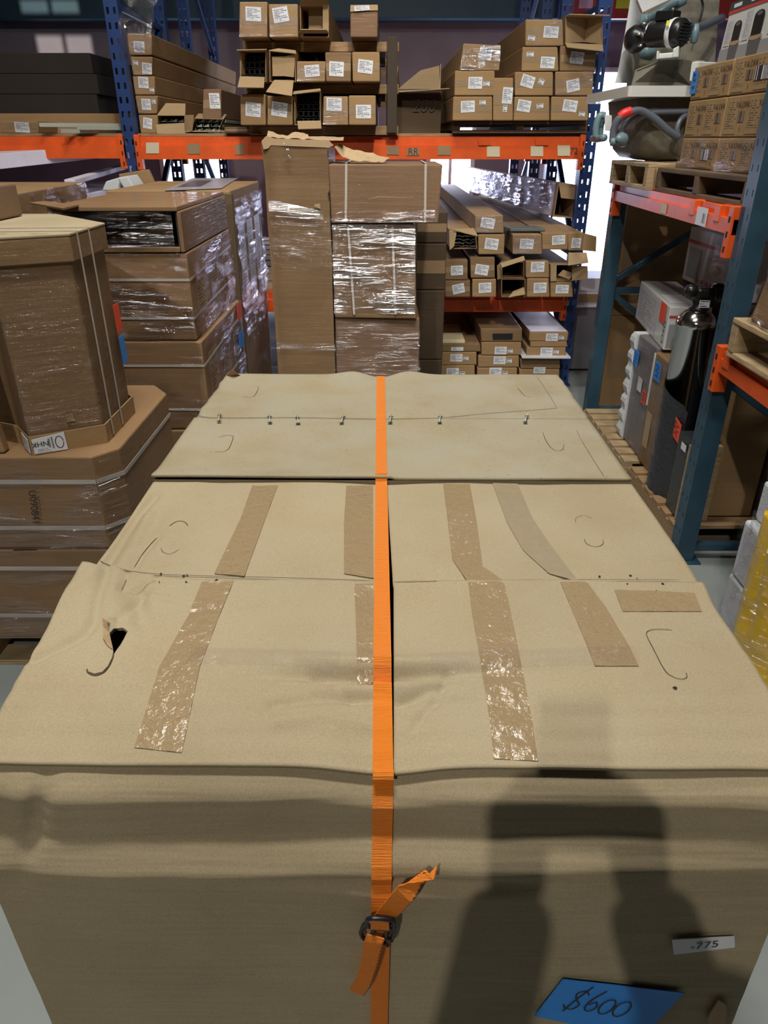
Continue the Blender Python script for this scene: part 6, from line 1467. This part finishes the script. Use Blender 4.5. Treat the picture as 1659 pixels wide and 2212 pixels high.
r = carton('tall_carton', 'tall tan strapped carton with white label behind the chrome tank', [V((1.42, 2.99, ZL)), V((1.42, 2.80, ZL)), V((1.42, 2.80, .95)), V((1.42, 2.99, .95))], .19, 'kraft', tape=False, ddir=(1, 0, 0), jit=0)
side_tag(r, 1.419, 2.90, 2.868, .62, .74, 'paper_white', 'label', False)
for y in (2.965, 2.955): strapline(r, [V((1.42, y, ZL)), V((1.42, y, .95))], .006, 'ink_brown', nrm=[V((-1, 0, 0))], name='strapping')
# printed white boxes
def obox(name, label, c, L_, Wd, z0, z1, yaw, mat, cat='box'):
    d1 = V((math.sin(yaw), math.cos(yaw), 0)) * L_; d2 = V((math.cos(yaw), -math.sin(yaw), 0)) * Wd; c = V((c[0], c[1], 0))
    r = thing(name, label, cat, c + d1 / 2 + d2 / 2 + V((0, 0, z0))); lo = [c, c + d2, c + d1 + d2, c + d1]
    hexbox('body', hexa(lo[0] + V((0, 0, z0)), lo[1] + V((0, 0, z0)), lo[1] + V((0, 0, z1)), lo[0] + V((0, 0, z1)), d1), mat, r, .004)
    left = [lo[3] + V((0, 0, z0)), lo[0] + V((0, 0, z0)), lo[0] + V((0, 0, z1)), lo[3] + V((0, 0, z1))]; front = [lo[0] + V((0, 0, z0)), lo[1] + V((0, 0, z0)), lo[1] + V((0, 0, z1)), lo[0] + V((0, 0, z1))]; top = [lo[0] + V((0, 0, z1)), lo[1] + V((0, 0, z1)), lo[2] + V((0, 0, z1)), lo[3] + V((0, 0, z1))]
    return r, left, front, top
def on(q, root, u0, v0, u1, v1, m_, nm, off=.001): return quad(nm, [bil(q, u0, v0), bil(q, u1, v0), bil(q, u1, v1), bil(q, u0, v1)], m_, root, off, .0003)
r, le, frq, tpq = obox('product_box', 'white printed product box with red sticker lying on the upright panels', (1.335, 3.42), .70, .19, .702, .905, .12, 'white_gloss')
on(le, r, .02, .05, .70, .92, 'white_print', 'printed_panel'); on(frq, r, .02, .74, .98, .80, 'print_red', 'printed_stripe'); on(frq, r, .05, .05, .95, .6, 'print_grey', 'printed_photo'); on(tpq, r, .10, .12, .85, .42, 'paper_white', 'printed_panel', .0012); on(tpq, r, .16, .5, .9, .92, 'white_print', 'printed_panel')
q = [bil(le, .77, .55), bil(le, .93, .55), bil(le, .93, .98), bil(le, .77, .98)]; quad('tag', q, 'tag_red', r, .003)
text('brand_print', 'OSG', bil(le, .94, .38), le[3] - le[0], le[0] - le[1], .055, 'print_dark', r)
r2, le, frq, tpq = obox('product_box', 'larger printed box with red stripe and film tucked deep in the lower bay', (1.62, 3.40), .66, .40, .925, 1.19, 0, 'white_print')
on(le, r2, .0, .72, .85, .78, 'print_red', 'printed_stripe', .0012); on(le, r2, .06, .1, .3, .65, 'print_grey', 'printed_photo'); on(le, r2, .4, .15, .75, .6, 'white_print', 'printed_panel'); on(le, r2, .86, .02, .985, .98, 'white_sheet', 'white_strip', .0014)
wrap_sheet('stretch_film', [bil(le, .55, 0), bil(le, 1, 0), bil(le, 1, 1), bil(le, .55, 1)], r2, 'film_strong', .003, .012, 20, 30)
for i in range(5): on(le, r2, .28 + .09 * i, .06, .33 + .09 * i, .13, 'print_red', 'printed_icon', .0013)
r = carton('brown_carton', 'plain brown carton under the larger printed box', [V((1.63, 4.08, ZL)), V((1.63, 3.42, ZL)), V((1.63, 3.42, .923)), V((1.63, 4.08, .923))], .55, 'kraft_dark', tape=False, ddir=(1, 0, 0), jit=0)
one('cream_board', 'cream board corner sticking up behind the foam edge', 'board', *bevelled(hexa(V((1.445, 3.60, ZL)), V((1.47, 3.60, ZL)), V((1.47, 3.60, .70)), V((1.445, 3.60, .70)), (0, .19, 0)), HEXF, .003), 'cream_foam')
r = carton('tan_carton', 'plain tan carton tucked behind the chrome tank', [V((1.445, 3.41, ZL)), V((1.445, 3.235, ZL)), V((1.445, 3.235, .695)), V((1.445, 3.41, .695))], .16, 'kraft', tape=True, ddir=(1, 0, 0), jit=0)
# brown cartons further inside and beyond the far frame
GI = 'large brown cartons beyond the teal frame'
for i, (z0, z1) in enumerate(((.0, .62), (.621, 1.29))):
    carton('brown_carton', ['lower', 'upper'][i] + ' large brown carton beyond the far teal frame', [V((1.42, 4.55, z0)), V((2.3, 4.55, z0)), V((2.3, 4.55, z1)), V((1.42, 4.55, z1))], .22, 'kraft', group=GI, tape=True, jit=0)
GI2 = 'brown cartons deep behind the teal post'
for i, (z0, z1) in enumerate(((.126, .42), (.421, .74))):
    r = carton('brown_carton', ['lower', 'upper'][i] + ' brown carton with black patch deep behind the teal post', [V((1.66, 2.76, z0)), V((2.28, 2.76, z0)), V((2.28, 2.76, z1)), V((1.66, 2.76, z1))], .5, 'kraft', group=GI2, tape=True, jit=0)
    quad('black_patch', [V((1.86, 2.76, z0 + .01)), V((2.2, 2.76, z0 + .01)), V((2.2, 2.76, z1 - .04)), V((1.90, 2.76, z1 - .04))], 'black_matte', r, .001)
    for k in range(3): quad('tape', [V((1.67, 2.76, z0 + .06 + .08 * k)), V((2.27, 2.76, z0 + .06 + .08 * k)), V((2.27, 2.76, z0 + .078 + .08 * k)), V((1.67, 2.76, z0 + .078 + .08 * k))], 'tape_kraft', r, .0008, .0003)
# ---- near bay: pallet with wrapped load on the lower beam
pallet('wooden_pallet', 'pale wooden pallet overhanging the lower orange beam', 1.20, 2.25, 1.35, 2.50, .9265, 'wood_pale', .13, 'y', 6)
r = thing('wrapped_load', 'silvery film wrapped load on the pallet over lower orange beam', 'wrapped load', (1.7, 1.95, 1.058))
hexbox('carton', [V((1.225, 1.4, 1.058)), V((2.2, 1.4, 1.058)), V((2.2, 1.42, 1.7)), V((1.30, 1.42, 1.7)), V((1.225, 2.44, 1.058)), V((2.2, 2.44, 1.058)), V((2.2, 2.38, 1.7)), V((1.30, 2.38, 1.7))], 'kraft_wrapped', r, .01)
wrap_sheet('stretch_film', [V((1.226, 2.42, 1.06)), V((1.226, 1.4, 1.06)), V((1.302, 1.42, 1.69)), V((1.302, 2.36, 1.69))], r, 'film_strong', .004, .02, 50, 50, (5, 12, 30)); quad('yellow_label', [V((1.232, 2.28, 1.09)), V((1.232, 2.10, 1.06)), V((1.236, 2.10, 1.13)), V((1.236, 2.28, 1.15))], 'yellow_sticker', r, .003)
# ---- foam blocks and the yellow cover on the floor
GW = 'white film wrapped foam blocks on the floor'
for i, (x0, y0, y1, z0, z1) in enumerate(((1.225, 2.03, 2.17, .001, .235), (1.225, 2.03, 2.16, .237, .455), (1.255, 2.03, 2.16, .457, .60), (1.275, 2.03, 2.16, .602, .73))):
    r = thing('foam_block', ['lowest', 'second lowest', 'second highest', 'topmost'][i] + ' white foam block of the film wrapped pile beside teal post', 'foam block', (x0 + .3, (y0 + y1) / 2, z0), GW)
    box('block', x0, x0 + .55, y0, y1, z0, z1, 'foam_white', r, .012)
    wrap_sheet('stretch_film', [V((x0, y1, z0)), V((x0, y0, z0)), V((x0, y0, z1)), V((x0, y1, z1))], r, 'film_clear', .004, .008, 16, 16, (8, 8, 8))
yc = thing('yellow_cover', 'yellow plastic cover standing on the floor wrapped in clear film', 'cover', (1.255, 1.86, 0))
vs = []; n = 40; m_ = 30
for j in range(m_ + 1):
    v = j / m_; z = .03 + v * .58; r0 = .138 - .06 * v ** .8 + .02 * g(v - .03, .05)
    for k in range(n):
        a = 2 * math.pi * k / n; rr_ = r0 * (1 + .10 * math.sin(5 * a + 2 * v) * (.4 + v) + .05 * math.sin(11 * a))
        vs.append((1.255 + rr_ * math.cos(a) * .9 - .05 * v, 1.86 + rr_ * math.sin(a), z))
mk('cover', vs, [(j * n + k, j * n + (k + 1) % n, (j + 1) * n + (k + 1) % n, (j + 1) * n + k) for j in range(m_) for k in range(n)] + [tuple(range(m_ * n, m_ * n + n))], 'yellow_plastic', yc, True)
lathe('base_ring', [(.12, 0), (.165, 0), (.17, .02), (.15, .035), (.12, .035)], (1.255, 1.86, .0), 'black_plastic', yc, 32)
gridmesh('clear_film', lambda u, v: V((1.255 - (.185 - .03 * v + .02 * noise.noise(V((u * 9, v * 9, 1)))) * math.cos((u - .5) * 2.4), 1.86 + (.20 - .06 * v) * math.sin((u - .5) * 2.4), .02 + v * .58)), 24, 30, 'film_clear', yc)

# ================================================================ the photographer, whose shadow falls on the carton
def blob(caps, voxel):
    """one continuous skin from tapered capsules (a, b, ra, rb)"""
    bm = bmesh.new()
    for a, b, ra, rb in caps:
        a, b = V(a), V(b); n = max(2, int((b - a).length / max(.012, min(ra, rb) * .6)))
        P = [a.lerp(b, i / n) for i in range(n + 1)]; R = [ra + (rb - ra) * i / n for i in range(n + 1)]
        t = (b - a).normalized() if (b - a).length > 1e-6 else V((0, 0, 1))
        P = [a - t * ra * .75, a - t * ra * .4] + P + [b + t * rb * .4, b + t * rb * .75]; R = [ra * .45, ra * .86] + R + [rb * .86, rb * .45]
        v, f = tube_vf(P, R, 12); vv = [bm.verts.new(p) for p in v]
        for q in f: bm.faces.new([vv[i] for i in q])
    me = bpy.data.meshes.new('blob'); bm.to_mesh(me); bm.free(); o = bpy.data.objects.new('blob', me); COL.objects.link(o)
    m = o.modifiers.new('r', 'REMESH'); m.mode = 'VOXEL'; m.voxel_size = voxel; s = o.modifiers.new('s', 'SMOOTH'); s.iterations = 3
    bpy.context.view_layer.update(); dg = bpy.context.evaluated_depsgraph_get(); out = bpy.data.meshes.new_from_object(o.evaluated_get(dg))
    bpy.data.objects.remove(o); return out
def add_blob(name, caps, voxel, mat, root):
    me = blob(caps, voxel); mi = wmat(root).inverted(); me.transform(mi); me.materials.clear(); me.materials.append(MATS[mat])
    for p in me.polygons: p.use_smooth = True
    o = bpy.data.objects.new(name, me); COL.objects.link(o); o.parent = root; return o
UPV = V((0, ST, CT)); FW = V((0, CT, -ST))
def PH(a, b, c): return V((0, 0, H)) + V((1, 0, 0)) * a + UPV * b + FW * c        # phone frame: right, up, forward
phn = thing('smartphone', 'black smartphone held up by the person standing before the strapped cartons', 'phone', PH(-.015, -.06, -.016))
hexbox('body', [PH(-.055, -.135, -.022), PH(.024, -.135, -.022), PH(.024, -.135, -.013), PH(-.055, -.135, -.013), PH(-.055, .025, -.022), PH(.024, .025, -.022), PH(.024, .025, -.013), PH(-.055, .025, -.013)], 'black_plastic', phn, .003)
quad('screen', [PH(-.051, -.13, -.0222), PH(.020, -.13, -.0222), PH(.020, .02, -.0222), PH(-.051, .02, -.0222)], 'print_dark', phn, .0002, .0003)
bx, by = .02, -.60
per = thing('person', 'person in dark jacket and jeans holding a phone out with both hands', 'person', (bx, by, 0))
hd = V((bx - .02, by + .06, 1.60))
caps = [((bx, by, .92), (bx, by, 1.36), .135, .15), ((bx, by, 1.36), hd + V((0, -.01, -.08)), .055, .05), (hd + V((0, 0, -.05)), hd + V((0, .01, .05)), .070, .082), (hd + V((0, .085, -.015)), hd + V((0, .10, -.03)), .014, .016)]
for s in (-1, 1):
    caps.append((hd + V((s * .085, .0, -.01)), hd + V((s * .085, .0, .02)), .012, .014))
    sh_ = V((bx + s * .17, by, 1.38)); el = V((bx + s * (.235 if s < 0 else .13), by + .22, 1.20)); wr = PH((-.080 if s < 0 else .055), -.175, -.03)
    caps += [((bx, by, 1.36), sh_, .10, .065), (sh_, el, .052, .042), (el, wr, .042, .028)]
    pm = PH((-.075 if s < 0 else .046), -.10, -.024); caps.append((wr, pm, .030, .034))
    for k in range(4):                                             # fingers behind the phone
        b0 = pm + UPV * (.028 - .018 * k) + V((-s * .0, 0, 0)); k1 = PH((-.064 if s < 0 else .034), 0, 0).x; y_ = (.028 - .018 * k)
        p1 = PH((-.066 if s < 0 else .036), -.095 + y_, -.002); p2 = PH((-.045 if s < 0 else .014) + s * .002 * k, -.095 + y_, -.001)
        caps += [(b0, p1, .0095, .009), (p1, p2, .009, .0078)]
    t0 = pm + UPV * .02 + FW * -.012; t1 = PH((-.050 if s < 0 else .019), -.06, -.033); caps += [(pm, t0, .013, .012), (t0, t1, .0115, .009)]
    hp_ = V((bx + s * .09, by, .90)); kn = V((bx + s * .11, by + .03, .50)); an = V((bx + s * .12, by - .01, .09))
    caps += [(hp_, kn, .085, .06), (kn, an, .055, .038), (an + V((0, -.03, -.045)), an + V((0, .15, -.055)), .032, .03)]
add_blob('body', caps, .0075, 'skin', per)
jk = [((bx, by, .90), (bx, by, 1.36), .155, .165)]; tr = [((bx, by, .88), (bx, by, .98), .145, .145)]
for s in (-1, 1):
    sh_ = V((bx + s * .17, by, 1.38)); el = V((bx + s * (.235 if s < 0 else .13), by + .22, 1.20)); wr = PH((-.080 if s < 0 else .055), -.175, -.03)
    jk += [((bx, by, 1.36), sh_, .115, .08), (sh_, el, .078, .072), (el, el.lerp(wr, .90), .070, .050)]
    hp_ = V((bx + s * .09, by, .90)); kn = V((bx + s * .11, by + .03, .50)); an = V((bx + s * .12, by - .01, .09)); tr += [(hp_, kn, .097, .074), (kn, an + V((0, 0, .03)), .070, .062)]
    add_blob('shoe', [(an + V((0, -.04, -.05)), an + V((0, .17, -.055)), .04, .035)], .01, 'black_matte', per)
add_blob('jacket', jk, .012, 'cloth_dark', per); add_blob('jeans', tr, .014, 'denim', per)
add_blob('hair', [(hd + V((0, -.02, .02)), hd + V((0, -.012, .065)), .088, .088)], .012, 'hair_brown', per)
